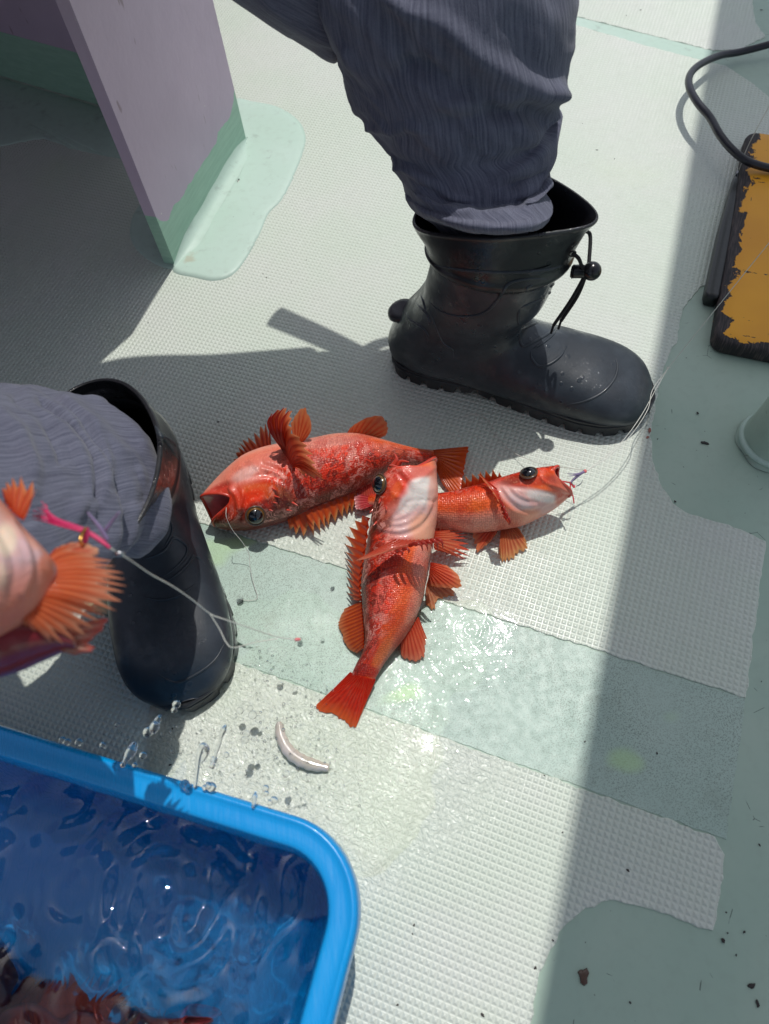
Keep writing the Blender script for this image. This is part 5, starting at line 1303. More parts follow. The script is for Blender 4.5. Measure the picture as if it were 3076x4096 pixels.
tr = s.n('ShaderNodeBsdfTransparent'); tr.inputs[0].default_value = (1, 1, 1, 1); gl = s.n('ShaderNodeBsdfGlossy'); gl.inputs['Roughness'].default_value = 0.03
fp_ = s.pos(); dd_ = s.n('ShaderNodeVectorMath', operation='DISTANCE'); s.put(dd_.inputs[0], fp_); c = g2(1130, 2950); dd_.inputs[1].default_value = (c[0], c[1], 0)
s.link(s.bump(s.math('MULTIPLY', s.noise(fp_, 230, 2, 0.6, 1.0), s.ramp(dd_.outputs['Value'], 0.06, 0.16, 1.0, 0.0)), 1.0, 0.0026), gl.inputs['Normal'])
mx = s.n('ShaderNodeMixShader'); s.link(fr.outputs[0], mx.inputs[0]); s.link(tr.outputs[0], mx.inputs[1]); s.link(gl.outputs[0], mx.inputs[2]); s.link(mx.outputs[0], s.out.inputs[0]); M_FILM = s.m
film = mesh('spilled_water', V, Fs, M_FILM); tag(film, 'thin rippling sheet of spilled water round the tail of the middle fish', 'water', kind='stuff')
try:
    film.cycles.is_caustics_caster = True
    for o in bpy.data.objects:
        if o.type == 'MESH' and (o.name.split('.')[0] in ('deck', 'nonskid_panel', 'deck_band') or (o.parent is not None and o.parent == f2.root)): o.cycles.is_caustics_receiver = True
except Exception as e: print('caustics', e)

# ------------------------------------------------------------------ things on the right
s = NT('worn_ochre_board'); p_ = s.obj()
sep = s.n('ShaderNodeSeparateXYZ'); s.link(p_, sep.inputs[0])
ed_ = s.math('MINIMUM', sep.outputs[0], sep.outputs[1])
nn = s.noise(p_, 34, 5, 0.62, 0.4); nb_ = s.noise(p_, 150, 4, 0.6); sc_ = s.noise(s.mapping(p_, rot=(0, 0, R_(48)), sc=(26, 240, 60)), 1, 3, 0.6)
wear = s.math('ADD', ed_, s.math('MULTIPLY', s.math('SUBTRACT', nn, 0.5), 0.055))
paint = s.ramp(wear, 0.0125, 0.0138)
hole = s.math('MULTIPLY', s.ramp(s.noise(s.mapping(p_, rot=(0, 0, 0.9), sc=(70, 22, 30)), 1, 4, 0.65), 0.685, 0.692), 1.0)
paint = s.math('MULTIPLY', paint, s.math('SUBTRACT', 1.0, hole))
paint = s.math('MULTIPLY', paint, s.math('SUBTRACT', 1.0, s.math('MULTIPLY', s.ramp(sc_, 0.735, 0.75), 1.0)))
och = s.mix(s.ramp(s.noise(p_, 8, 3), 0.3, 0.7), srgb(236, 164, 16), srgb(222, 150, 14))
wood = s.mix(s.ramp(s.noise(s.mapping(p_, rot=(0, 0, R_(30)), sc=(60, 700, 60)), 1, 4), 0.4, 0.75), srgb(34, 31, 34), srgb(84, 72, 70))
base = s.mix(paint, wood, och)
s.pbr(Base_Color=base, Roughness=s.mix(paint, (0.7, .7, .7, 1), (0.42, .42, .42, 1)), Normal=s.bump(s.math('ADD', s.math('MULTIPLY', paint, 1.0), s.math('MULTIPLY', nb_, 0.3)), 0.6, 0.0009)); M_BOARD = s.m
BZ = 0.022
b0, b1 = G(2988, 520, BZ), G(2852, 1360, BZ)
bu = (b0 - b1)[:2]; BL = np.linalg.norm(bu); bu /= BL; bv_ = np.array([bu[1], -bu[0]])
def brect(ins, z, r=0.018, n=8):
    r = r - ins * .5; out = []
    x0, x1, y0, y1 = ins, BL - ins, ins, 0.34 - ins
    for cx, cy, a0 in ((x1 - r, y1 - r, 0), (x0 + r, y1 - r, 90), (x0 + r, y0 + r, 180), (x1 - r, y0 + r, 270)):
        for a in np.radians(np.linspace(a0, a0 + 90, n)): out.append((cx + r * math.cos(a), cy + r * math.sin(a), z))
    return np.array(out)
rings = [brect(i, z) for i, z in ((.006, .0015), (.001, .002), (0, .005), (0, BZ - .005), (.0012, BZ - .0016), (.004, BZ), (.02, BZ))]
V = np.concatenate(rings); N_ = len(rings[0]); V, Fs = capfan(V, grid_faces(len(rings), N_), len(rings), N_)
brd = mesh('painted_board', V, Fs, M_BOARD); brd.matrix_world = Matrix(((bu[0], bv_[0], 0, b1[0]), (bu[1], bv_[1], 0, b1[1]), (0, 0, 1, 0.0), (0, 0, 0, 1)))
if bu[0] * bv_[1] - bu[1] * bv_[0] < 0: brd.data.flip_normals()
tag(brd, 'thick ochre painted board with its black edges worn bare, lying on the deck', 'board')

# lead weight beside the board
M_LEAD = mat_plain('tarred_lead', srgb(26, 30, 30), 0.45, 0.3)
M_STEEL = NT('bright_steel'); M_STEEL.pbr(Base_Color=srgb(170, 172, 176), Metallic=1.0, Roughness=0.25); M_STEEL = M_STEEL.m
w0, w1 = G(2948, 705, .012), G(2843, 1200, .012)
wt = thing('fishing_weight', (w0 + w1) / 2 * (1, 1, 0), 'long black fishing weight with a wire swivel, lying along the edge of the ochre board', 'fishing weight')
dw = (w1 - w0) / np.linalg.norm(w1 - w0); dn = np.array([-dw[1], dw[0], 0])
V = []; m = 26; tt = np.linspace(0, 1, 40); Lw = np.linalg.norm(w1 - w0)
for t_ in tt:
    k = (0.0052 + 0.0050 * min(1, t_ / .5)) * (min(1, .35 + t_ / .03 * .65)) * (1 if t_ < .985 else .8)
    for a in np.linspace(0, 2 * np.pi, m, endpoint=False):
        ca, sa = math.cos(a), math.sin(a); x = np.sign(ca) * abs(ca) ** .55; z = np.sign(sa) * abs(sa) ** .55
        V.append(w0 + dw * Lw * t_ + dn * k * x + np.array([0, 0, .009 * z * min(1, k / .008) - .002]))
V, Fs = capfan(np.array(V), grid_faces(40, m), 40, m); mesh('weight_bar', V, Fs, M_LEAD, wt)
mb = MB()
lo_ = w0 - dw * .002
for ln, r in (([lo_ + dn * .002, lo_ - dw * .006 + dn * .002, lo_ - dw * .009, lo_ - dw * .006 - dn * .002, lo_ - dn * .002], .0009),):
    V, Fs, U = tube(ln, r, 8, 24); mb.add(V, Fs)
for k in range(5):
    c = lo_ - dw * (.002 + .0012 * k); ring = [c + dn * .0026 * math.cos(a) + np.array([0, 0, .0026 * math.sin(a)]) for a in np.linspace(0, 2 * np.pi, 10, endpoint=False)]
    V, Fs, U = tube(ring, .0006, 6, 24, closed=True); mb.add(V, Fs)
mb.build('swivel', M_STEEL, wt)

# black cable
M_CABLE = NT('black_cable_rubber'); _c = M_CABLE; _c.pbr(Base_Color=srgb(30, 31, 40), Roughness=0.33, Normal=_c.bump(_c.noise(_c.pos(), 60, 3), 0.3, 0.002)); M_CABLE = _c.m
V, Fs, U = tube([G(3420, 60, .04), G(3200, 140, .03), G(3076, 178, .022), G(2960, 208, .016), G(2880, 222, .022), G(2800, 258, .034), G(2760, 300, .040), G(2758, 350, .044), G(2790, 410, .046), G(2840, 470, .046), G(2880, 540, .046), G(2930, 600, .042), G(2990, 645, .036), G(3076, 672, .030), G(3200, 690, .030), G(3420, 640, .05)], .0056, 16, 170)
tag(mesh('power_cable', V, Fs, M_CABLE), 'thick black cable looping over the deck and across the ochre board', 'cable')

# bollard: painted stub with a lapped foot
c0 = G(3052, 1776, 0)[:2] + np.array([0.010, -0.002])
bol = thing('deck_stanchion', (*c0, 0), 'mint painted round stub rising from the smooth deck pad at the right edge', 'stanchion')
mb = MB(); V = []
pr_ = [(.041, .0012), (.0395, .004), (.038, .007), (.0365, .012), (.035, .03), (.033, .06), (.033, .10), (.033, .26), (.031, .266), (.02, .269)]
m = 48
for r, z in pr_:
    for a in np.linspace(0, 2 * np.pi, m, endpoint=False):
        rr_ = r * (1 + (.05 * math.sin(3 * a + 1) + .03 * math.sin(7 * a)) * max(0, 1 - z / .03)); V.append((c0[0] + rr_ * math.cos(a) , c0[1] + rr_ * math.sin(a), z))
V, Fs = capfan(np.array(V), grid_faces(len(pr_), m), len(pr_), m, False, True); mesh('stub', V, Fs, M_MINT, bol)
V, Fs, U = tube([(c0[0] + .037 * math.cos(a), c0[1] + .037 * math.sin(a), .010) for a in np.linspace(0, 2 * np.pi, 24, endpoint=False)], .004, 10, 60, closed=True)
mesh('foot_bead', V, Fs, M_PAD, bol)

# ------------------------------------------------------------------ lines, lures, bait
M_LINE = NT('nylon_line'); M_LINE.pbr(Base_Color=srgb(210, 210, 200), Roughness=0.25); M_LINE = M_LINE.m
M_PINKF = NT('pink_lure_fibre'); M_PINKF.pbr(Base_Color=srgb(196, 34, 96), Roughness=0.35, Coat_Weight=0.5); M_PINKF = M_PINKF.m
M_LILF = NT('lilac_lure_fibre'); M_LILF.pbr(Base_Color=srgb(128, 112, 150), Roughness=0.3, Coat_Weight=0.6); M_LILF = M_LILF.m
M_REDF = NT('red_thread'); M_REDF.pbr(Base_Color=srgb(206, 30, 50), Roughness=0.4); M_REDF = M_REDF.m
M_GOLD = NT('gold_hook_wire'); M_GOLD.pbr(Base_Color=srgb(220, 170, 90), Metallic=1.0, Roughness=0.2); M_GOLD = M_GOLD.m
M_BEAD = NT('pink_bead'); M_BEAD.pbr(Base_Color=srgb(226, 120, 120), Roughness=0.15, Coat_Weight=1.0); M_BEAD = M_BEAD.m
def line(lbl, paths, r=.0006, knot=None, name='fishing_line', m=None):
    mb = MB()
    for ln in paths:
        V, Fs, U = tube([G(*q) for q in ln], r, 6, 16 * len(ln)); mb.add(V, Fs)
    for q in (knot or []):
        V, Fs, U = sphere(G(*q), r * 3, 10, 8); mb.add(V, Fs)
        for a in range(3):
            d = np.array([math.cos(a * 2.1), math.sin(a * 2.1), .6]) * r * 7; V, Fs, U = tube([G(*q), G(*q) + d], r * .8, 6, 5); mb.add(V, Fs)
    return tag(mb.build(name, m or M_LINE), lbl, 'fishing line')
line('pale fishing line running from the hooked fish past the boot toe to the right edge', [[(3300, 700, .26), (3076, 972, .19), (2860, 1240, .13), (2672, 1474, .075), (2610, 1560, .07), (2590, 1640, .068), (2520, 1745, .06), (2430, 1830, .056), (2346, 1884, .052)], [(2672, 1474, .075), (2630, 1545, .070), (2560, 1670, .066), (2480, 1775, .058), (2390, 1850, .054), (2340, 1886, .052)]], .00040, [(2672, 1474, .075)])
line('thin clear line arching from the lure across the sunlit deck above the small fish', [[(2346, 1882, .050), (2250, 1868, .04), (2140, 1848, .02), (2040, 1800, .006), (1985, 1740, .004), (1950, 1680, .004), (1900, 1655, .004), (1850, 1668, .004)]], .00035)
line('thin line drooping from the mouth of the gaping fish to the speckled strip', [[(905, 2030, .070), (906, 2070, .066), (930, 2120, .050), (970, 2170, .034), (995, 2215, .022), (1000, 2270, .014), (1016, 2340, .006), (1030, 2390, .003), (1000, 2402, .003), (962, 2398, .003)]], .00032)
line('thin line running up from the steel swivel of the black weight', [[(2956, 682, .014), (2985, 600, .035), (3030, 510, .07), (3076, 425, .10), (3250, 100, .2)]], .0005)
line('stray end of line curling on the deck behind the left boot', [[(515, 1585, .03), (545, 1545, .035), (570, 1500, .04), (583, 1478, .045)]], .0006)
# lure at the small fish
lure = thing('fishing_lure', G(2300, 1930) * (1, 1, 0), 'little lilac and red feather lure hooked in the mouth of the small fish', 'lure')
V, Fs, U = sphere(G(2340, 1885, .052), .0022, 14, 10); mesh('bead', V, Fs, M_BEAD, lure)
mb = MB()
for ln, r in (([(2338, 1886, .052), (2318, 1898, .052), (2290, 1922, .050), (2278, 1936, .050)], .0016), ([(2330, 1890, .053), (2300, 1896, .056), (2268, 1894, .058)], .0007), ([(2330, 1892, .053), (2296, 1902, .056), (2270, 1904, .056)], .0006), ([(2325, 1895, .052), (2300, 1910, .053), (2284, 1930, .054)], .0009)):
    V, Fs, U = tube([G(*q) for q in ln], [r, r, r * .3], 8, 14); mb.add(V, Fs)
mb.build('feather', M_LILF, lure)
mb = MB()
for ln in ([(2282, 1930, .051), (2255, 1926, .054), (2230, 1918, .055), (2210, 1906, .052)], [(2282, 1932, .050), (2282, 1955, .048), (2292, 1985, .044), (2296, 2014, .040)], [(2284, 1934, .050), (2296, 1950, .048), (2300, 1940, .048)], [(2284, 1934, .050), (2276, 1962, .048), (2284, 1974, .046)]):
    V, Fs, U = tube([G(*q) for q in ln], .0007, 6, 16); mb.add(V, Fs)
mb.build('red_thread', M_REDF, lure)
V, Fs, U = tube([G(*q) for q in ((2286, 1926, .050), (2292, 1940, .048), (2308, 1944, .048), (2324, 1934, .050), (2331, 1918, .052))], [.0006, .0007, .0006, .0002], 6, 24); mesh('hook', V, Fs, M_STEEL, lure)

# strip of squid bait
s = NT('squid_flesh'); p_ = s.pos()
n_ = s.noise(p_, 60, 3); s.pbr(Base_Color=s.mix(s.ramp(n_, .3, .7), srgb(200, 190, 182), srgb(184, 176, 160)), Roughness=0.22, Coat_Weight=0.8, Coat_Roughness=0.05, Coat_Normal=s.bump(n_, .4, .001), Subsurface_Weight=0.35, Subsurface_Radius=(.004, .003, .002)); M_SQ = s.m
pth = cr([G(*q) for q in ((1116, 2890, .006), (1124, 2945, .007), (1152, 3000, .0075), (1198, 3038, .0075), (1255, 3060, .0065), (1316, 3072, .005))], 60)
tg_ = np.gradient(pth, axis=0); tg_ /= np.linalg.norm(tg_, axis=1)[:, None]; V = []; m = 20
for i in range(60):
    t_ = i / 59; w_ = .0056 * (0.75 + .35 * math.sin(t_ * 2.6)) * min(1, .55 + t_ * 9) * (1 - .35 * max(0, t_ - .8) / .2); nn_ = np.array([-tg_[i][1], tg_[i][0], 0])
    for a in np.linspace(0, 2 * np.pi, m, endpoint=False): V.append(pth[i] + nn_ * w_ * math.cos(a) * (1 + .06 * math.sin(i * .9)) + np.array([0, 0, max(-.006 + .0005, .0042 * math.sin(a)) if math.sin(a) < 0 else .0042 * math.sin(a)]))
V, Fs = capfan(np.array(V), grid_faces(60, m), 60, m)
tag(mesh('squid_strip', V, Fs, M_SQ), 'bent strip of pale squid bait lying in the splashed water', 'bait')

# ------------------------------------------------------------------ fish held up at the left edge
HZ = .43
f4 = Fish([((207, 2240, HZ), (206, 2285, HZ), .005, None), ((190, 2212, HZ), (182, 2318, HZ), .015, None), ((152, 2166, HZ), (140, 2388, HZ), .024, None), ((92, 2102, HZ), (84, 2446, HZ), .031, None), ((0, 1990, HZ), (0, 2505, HZ), .037, None),
           ((-100, 1890, HZ), (-100, 2560, HZ), .040, None), ((-250, 1810, HZ), (-250, 2600, HZ), .040, None), ((-450, 1800, HZ), (-430, 2580, HZ), .036, None), ((-700, 1900, HZ), (-700, 2460, HZ), .026, None), ((-1000, 2040, HZ), (-1000, 2340, HZ), .014, None), ((-1200, 2100, HZ), (-1200, 2290, HZ), .005, None)],
          'pale bellied red fish held up close at the left edge, its orange pectoral fin spread', G(-300, 2250, HZ), n=120, seg=64)
f4.sculpt([([(40, 2080), (100, 2180), (120, 2280), (90, 2380)], 12, .002), ([(0, 2120), (50, 2220), (60, 2300), (30, 2400)], 14, -.002), ([(80, 2100), (140, 2200), (150, 2290), (120, 2370)], 9, -.0016), ([(-30, 2150), (10, 2240), (10, 2320)], 14, .0018)])
f4.paint([(0, PINK * .8), (.3, np.array(srgb(206, 168, 170)[:3])), (.7, np.array(srgb(206, 168, 170)[:3])), (1, np.array(srgb(214, 130, 110)[:3]))],
         [(20, 2160, 50, 70, 0, np.array(srgb(232, 214, 184)[:3]), .7), (0, 2300, 30, 60, 0, np.array(srgb(226, 206, 176)[:3]), .5), (190, 2260, 40, 50, 0, np.array(srgb(222, 130, 104)[:3]), .9), (40, 2450, 90, 40, -40, np.array(srgb(216, 120, 100)[:3]), .7)], [(0, 0), (1, 0)], [(0, 0), (1, 0)])
f4.build_body(True)
LZ = .40
gc = loft([(G(300, 2545, LZ), G(300, 2585, LZ), (0, 0, .004), (0, 0, 0)), (G(240, 2505, LZ), G(232, 2598, LZ), (0, 0, .012), (0, 0, 0)), (G(120, 2460, LZ), G(110, 2640, LZ), (0, 0, .02), (0, 0, 0)), (G(0, 2480, LZ), G(0, 2684, LZ), (0, 0, .022), (0, 0, 0)), (G(-200, 2500, LZ), G(-200, 2730, LZ), (0, 0, .022), (0, 0, 0)), (G(-500, 2520, LZ), G(-500, 2700, LZ), (0, 0, .015), (0, 0, 0)), (G(-700, 2560, LZ), G(-700, 2640, LZ), (0, 0, .004), (0, 0, 0))], 60, 40)
V, Fs = capfan(gc[0], gc[1], 60, 40)
M_FLANK = mat_plain('dark_red_flank', srgb(128, 36, 44), 0.3, 0.7); mesh('gill_cover', V, Fs, M_FLANK, f4.root)
f4.fin('pectoral_fin', [(178, 2250, .425), (150, 2330, .425), (112, 2400, .425), (92, 2470, .42)], [(330, 2185, .41), (447, 2240, .40), (508, 2286, .40), (514, 2332, .40), (522, 2384, .40), (480, 2452, .40), (432, 2466, .40), (388, 2508, .40), (330, 2560, .40), (244, 2584, .405), (150, 2540, .41), (92, 2500, .415)], 20, .22, .05, .0009, colA=(196, 80, 40), colB=(220, 118, 76), colT=(226, 160, 140), bow=(0, 0, .006), rayw=2.4)
f4.fin('pelvic_fin', [(195, 2225, .415), (200, 2270, .415)], [(225, 2190, .405), (262, 2175, .40), (315, 2164, .40), (366, 2171, .40), (411, 2196, .40), (380, 2230, .40), (330, 2260, .405)], 8, .06, 0, .0011, colA=(186, 48, 30), colB=(216, 110, 84), colT=(226, 180, 160))
f4.fin('anal_fin', [(240, 2500, .40), (236, 2560, .40), (240, 2594, .40)], [(400, 2490, .39), (430, 2470, .39), (434, 2486, .39), (400, 2540, .39), (360, 2575, .39), (382, 2586, .39), (378, 2606, .39), (300, 2620, .39)], 8, .08, 0, .0011, colA=(160, 46, 50), colB=(206, 160, 150), colT=(196, 70, 70))
f4.fin('dorsal_fin', [(25, 2010, .43), (60, 2055, .43), (96, 2078, .43)], [(8, 1950, .42), (35, 1912, .415), (85, 1900, .415), (152, 1928, .415), (130, 2000, .42)], 6, .2, 0, .0011, colA=(190, 60, 30), colB=(214, 110, 74))
# its lure and line
l2 = thing('fishing_lure', G(300, 2110, .42) * (1, 1, 0), 'bright pink skirted lure with a gold hook hanging beside the held fish', 'lure')
mb = MB()
for k in range(14):
    o_ = 7 * math.sin(k * 2.3); e_ = 34 * math.sin(k * 1.7)
    V, Fs, U = tube([G(432, 2184, .40), G(350, 2130 + o_ * .6, .402), G(240 - 10 * k % 40, 2085 + o_ + e_ * .3, .404 + .001 * math.sin(k)), G(130 + 18 * (k % 4), 2040 + o_ + e_ * .9, .406)], [.0010, .0008, .0005, .0002], 6, 24); mb.add(V, Fs)
V, Fs, U = tube([G(440, 2192, .40), G(400, 2160, .40), G(335, 2120, .40), G(240, 2080, .402)], [.0008, .0014, .0013, .0005], 10, 24); mb.add(V, Fs)
mb.build('pink_skirt', M_PINKF, l2)
mb = MB()
for ln in ([(430, 2160, .40), (400, 2110, .405), (350, 2048, .41)], [(425, 2120, .40), (450, 2085, .404), (478, 2048, .41)]):
    V, Fs, U = tube([G(*q) for q in ln], [.0013, .0010, .0004], 8, 16); mb.add(V, Fs)
mb.build('lilac_feather', M_LILF, l2)
V, Fs, U = tube([G(*q) for q in ((345, 2112, .404), (328, 2136, .408), (322, 2168, .408), (332, 2180, .404))], .0009, 8, 20); mesh('hook', V, Fs, M_GOLD, l2)
V, Fs, U = tube([G(*q) for q in ((345, 2112, .404), (342, 2160, .402), (318, 2200, .40), (240, 2262, .40))], [.0016, .0014, .0012, .001], 8, 20); mesh('red_thread', V, Fs, M_PINKF, l2)
V, Fs, U = sphere(G(478, 2216, .398), .0020, 12, 8, (1.3, .8, 1)); mesh('bead', V, Fs, M_STEEL, l2)
line('pale looped leader running from the pink lure down over the wet boot toe', [[(445, 2195, .40), (520, 2240, .385), (600, 2295, .36), (690, 2345, .34), (770, 2400, .32), (840, 2455, .30), (900, 2478, .29), (1000, 2512, .27), (1100, 2545, .25), (1185, 2560, .24)], [(840, 2455, .30), (880, 2520, .29), (905, 2570, .285), (935, 2590, .28), (1020, 2570, .26), (1110, 2555, .25)]], .00038, None)
V, Fs, U = sphere(G(1190, 2558, .24), .0014, 12, 8, (1.8, .9, 1)); 
tag(mesh('line_bead', V, Fs, M_BEAD), 'small pinkish bead strung on the looped leader above the splashed water', 'bead')

# ------------------------------------------------------------------ fish lying in the tub
def dup(root, loc, rz, sc, label, group, tilt=0.0):
    r = root.copy(); COL.objects.link(r); r.location = loc; r.rotation_euler = (tilt, 0, rz); r.scale = (sc, sc, sc)
    r['label'] = label; r['group'] = group
    def rec(src, dst):
        for ch in [c for c in src.children]:
            c = ch.copy(); COL.objects.link(c); c.parent = dst; c.matrix_parent_inverse = ch.matrix_parent_inverse.copy(); rec(ch, c)
    rec(root, r)
    def dim(o):
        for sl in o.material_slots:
            if sl.material in (M_FISH, M_FIN): m_ = M_DIM if sl.material == M_FISH else M_DIMF; sl.link = 'OBJECT'; sl.material = m_
        for ch in o.children: dim(ch)
    dim(r); return r
M_DIM = mat_plain('water_dimmed_fish_skin', srgb(128, 56, 42), 0.5, 0.1); M_DIMF = mat_plain('water_dimmed_fin', srgb(122, 52, 38), 0.5, 0.1)  # browner fish and fin colours carry the dimming of water and shade
g_ = 'red fish under water in the tub'
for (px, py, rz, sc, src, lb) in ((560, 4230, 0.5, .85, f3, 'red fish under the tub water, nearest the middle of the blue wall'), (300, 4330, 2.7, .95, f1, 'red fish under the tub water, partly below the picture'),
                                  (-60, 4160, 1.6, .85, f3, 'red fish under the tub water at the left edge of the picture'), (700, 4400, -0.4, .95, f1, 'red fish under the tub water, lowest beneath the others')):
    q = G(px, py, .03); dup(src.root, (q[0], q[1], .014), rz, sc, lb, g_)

# ------------------------------------------------------------------ splash drops and flecks
M_DROP = NT('water_drop'); g = M_DROP.n('ShaderNodeBsdfGlass'); g.inputs['IOR'].default_value = 1.333; g.inputs['Roughness'].default_value = 0.0
trd = M_DROP.n('ShaderNodeBsdfTransparent'); mxd = M_DROP.n('ShaderNodeMixShader'); mxd.inputs[0].default_value = 0.25; M_DROP.link(g.outputs[0], mxd.inputs[1]); M_DROP.link(trd.outputs[0], mxd.inputs[2]); M_DROP.link(mxd.outputs[0], M_DROP.out.inputs[0]); M_DROP = M_DROP.m
def jet(pts, rad, label):
    V, Fs, U = tube([G(*q) for q in pts], rad, 12, 36); jo = mesh('water_jet', V, Fs, M_DROP); jo.cycles.is_caustics_caster = True; tag(jo, label, 'water jet', 'jets of water leaping over the tub rim')
jet([(490, 3062, .165), (510, 3030, .172), (530, 2995, .178), (538, 2970, .182)], [.002, .0022, .0040, .0036, .0012], 'thick jet of clear water leaping up at the shaded part of the tub rim')
jet([(780, 3148, .163), (788, 3080, .17), (796, 3020, .178), (812, 2985, .182), (824, 3000, .184), (818, 3030, .183), (800, 3056, .180)], [.0014, .0016, .0020, .0028, .0028, .0016, .0006], 'looped jet of clear water curling over above the tub rim')
jet([(846, 3070, .166), (862, 3020, .172), (880, 2970, .178), (890, 2930, .182), (902, 2902, .186)], [.0022, .0010, .0012, .0010, .0024, .0010], 'thin tall jet of clear water furthest from the tub rim')
jet([(1012, 3228, .163), (1018, 3195, .168), (1022, 3170, .172)], [.0012, .0016, .0020, .0008], 'short jet of clear water near the corner of the tub')
jet([(612, 2925, .17), (626, 2890, .176), (640, 2862, .18)], [.0030, .0040, .0026, .0024, .0010], 'fat drop string of clear water just below the boot toe')
proto = None
dl = 'clear round water drop flying from the splash by the tub'
spots = [(706, 2818, .17, .0036), (697, 2840, .17, .0026), (592, 2928, .17, .0040), (250, 2960, .165, .0030), (270, 2968, .165, .0026), (315, 2970, .165, .0030), (412, 2982, .165, .0026), (738, 3138, .164, .0040), (752, 3150, .164, .0030), (846, 3148, .164, .0034), (832, 3142, .166, .0028), (820, 3150, .164, .0024),
         (985, 2935, .06, .0036), (1016, 2956, .05, .0030), (978, 2960, .06, .0040), (572, 3022, .12, .003), (1144, 3096, .05, .0034), (1062, 3154, .16, .0026), (1064, 3174, .163, .0022), (960, 2402, .004, .0034), (1330, 2352, .003, .0024), (1010, 2860, .03, .004), (960, 2842, .03, .0034), (1002, 2832, .04, .003), (1032, 2870, .03, .0026),
         (330, 2878, .05, .0030), (470, 2900, .1, .002), (540, 3060, .164, .0022), (466, 3064, .163, .0036), (1096, 3200, .163, .003), (1080, 3210, .163, .0022), (905, 3020, .1, .0026), (855, 3040, .13, .003), (1200, 2570, .004, .003), (1290, 2560, .004, .002), (1120, 2740, .006, .003), (1180, 2760, .006, .0024)]
for i, (px, py, z, r) in enumerate(spots):
    if proto is None:
        V, Fs, U = sphere((0, 0, 0), 1.0, 18, 12); proto = mesh('water_drop', V, Fs, M_DROP); proto.cycles.is_caustics_caster = True; o = proto
    else:
        o = proto.copy(); COL.objects.link(o)
    o.location = G(px, py, max(z, r * .6)); o.scale = (r * random.uniform(.85, 1.1), r * random.uniform(.85, 1.15), r * (random.uniform(.9, 1.2) if z > .01 else .5)); o.rotation_euler = (0, 0, random.uniform(0, 3))
    tag(o, dl, 'water drop', 'flying water drops')

# fine spray and bubbles: too many to count
sp_ = MB(); r3 = np.random.default_rng(21)
for k in range(320):
    cxp, cyp, sxp, syp = [(1050, 2930, 120, 90), (1120, 2680, 110, 60), (980, 3040, 160, 60), (1240, 3060, 130, 90), (620, 2960, 150, 45), (1180, 2840, 90, 70)][k % 6]
    px, py = r3.normal(cxp, sxp), r3.normal(cyp, syp); z = abs(r3.normal(0, .012)) if r3.random() < .6 else r3.uniform(.01, .14); r = r3.uniform(.0004, .0012) * (1.5 if r3.random() < .1 else 1)
    q = G(px, py, max(z, T + r * .5)); uv_ = touv(q)
    if uv_[0] < tu1 + .01 and uv_[1] < tv1 + .01 and q[2] < TZ + .004: continue
    V, Fs, U = sphere(q, r, 8, 6, (1, 1, r3.uniform(.8, 1.6))); sp_.add(V, Fs)
tag(sp_.build('water_spray', M_FILM), 'fine spray of water scattered over the deck by the tub', 'water spray', None, 'stuff')

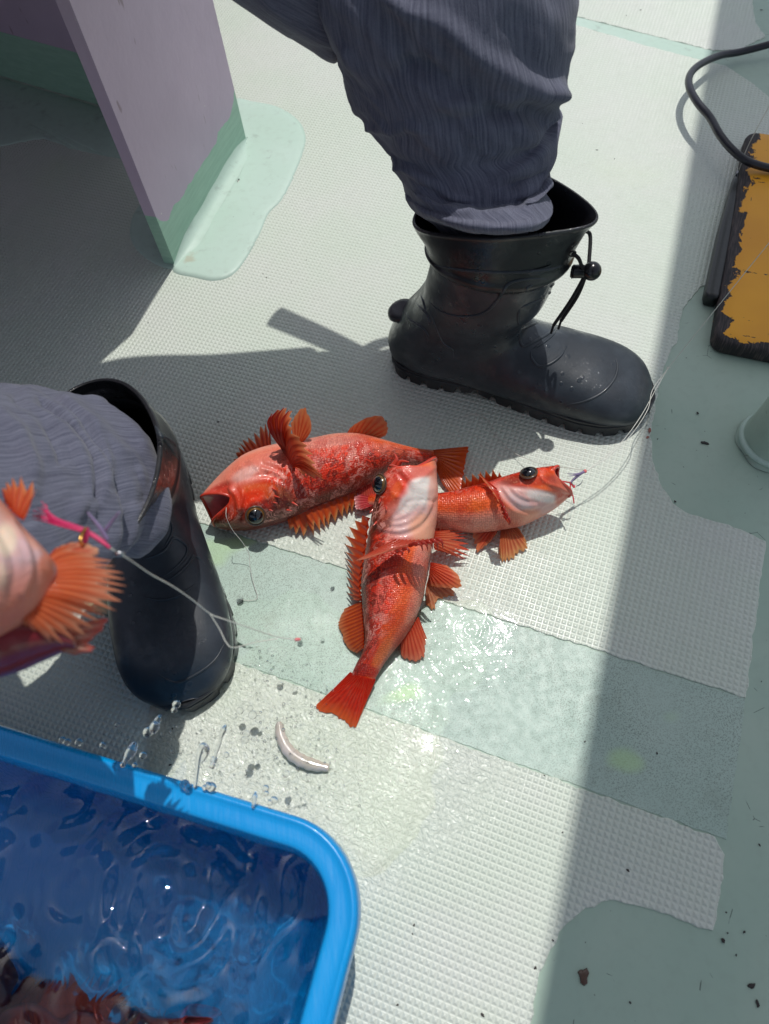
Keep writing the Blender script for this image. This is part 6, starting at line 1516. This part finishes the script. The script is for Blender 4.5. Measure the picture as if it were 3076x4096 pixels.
M_FLK = mat_plain('dark_fleck', srgb(44, 38, 36), 0.6, 0.1); M_FLB = mat_plain('brown_flake', srgb(82, 58, 46), 0.5, 0.3); M_SCR = mat_plain('fish_scrap', srgb(150, 84, 66), 0.4, 0.6)
def flake(px, py, r, mat, label, asp=.6, rot=0.0, z=.0, group=None, name='fleck'):
    m = 10; c = G(px, py, z); V = []
    k = [1 + random.uniform(-.35, .35) for _ in range(m)]
    for ring, (f_, zz) in enumerate(((1, 0.0002), (.9, r * .28), (.45, r * .34))):
        for j in range(m):
            a = 2 * math.pi * j / m; x, y = r * k[j] * f_ * math.cos(a), r * asp * k[j] * f_ * math.sin(a)
            V.append((c[0] + x * math.cos(rot) - y * math.sin(rot), c[1] + x * math.sin(rot) + y * math.cos(rot), c[2] + zz))
    V, Fs = capfan(np.array(V), grid_faces(3, m), 3, m); tag(mesh(name, V, Fs, mat, smooth=False), label, 'fleck', group)
gf = 'dark flecks lying on the deck'
lf = 'tiny dark fleck of dirt lying on the deck'
for (px, py, r) in ((2790, 1652, .0030), (2700, 2006, .0026), (2630, 1756, .0018), (2745, 1432, .0012), (2660, 1716, .0012), (2734, 1868, .0012), (2142, 3872, .0024), (2212, 3762, .0020), (2910, 3732, .0016), (2892, 3762, .0032), (2976, 3728, .0026), (2945, 3820, .0020), (2905, 3650, .0014), (3038, 3380, .0022), (3046, 2726, .0014),
                    (2628, 3014, .0022), (2340, 2966, .0018), (2178, 3102, .0018), (872, 1688, .003), (592, 1292, .0018), (1226, 1040, .0016), (1165, 1128, .0014), (1066, 1110, .002), (1052, 1096, .0014), (1544, 1684, .0024), (2562, 40, .003), (2506, 62, .002), (2388, 600, .0028), (2458, 636, .002), (2330, 494, .0016), (2886, 545, .003), (3045, 40, .004), (680, 3060, .0026), (690, 2915, .002),
                    (2520, 4010, .0022), (1656, 3700, .002), (1650, 3736, .0018), (1590, 4020, .0020), (820, 2184, .0026), (2512, 3482, .0028), (2250, 3330, .0016), (1930, 4060, .003)):
    flake(px, py, r * .58, M_FLK, lf, random.uniform(.5, .8), random.uniform(0, 3), T if True else 0, gf)
flake(2818, 1772, .0042, M_FLK, 'largest dark paint chip on the smooth pad beside the round stub', .5, -.6, .0004)
flake(2334, 3902, .0056, M_FLB, 'square brown flake on the smooth paint at the lower right', .72, 1.4, .0004)
flake(3004, 3942, .0032, M_FLK, 'dark curled chip near the lower right corner', .7, .3, .0004)
flake(3030, 4016, .0034, M_FLK, 'long dark chip just above the lower right corner', .4, 1.4, .0004)
flake(2598, 1722, .0040, M_SCR, 'reddish scrap of fish beside the toe of the black boot', .45, 1.2, T)
flake(2590, 1750, .0026, M_SCR, 'smaller reddish scrap of fish below the larger one by the boot toe', .6, .6, T)
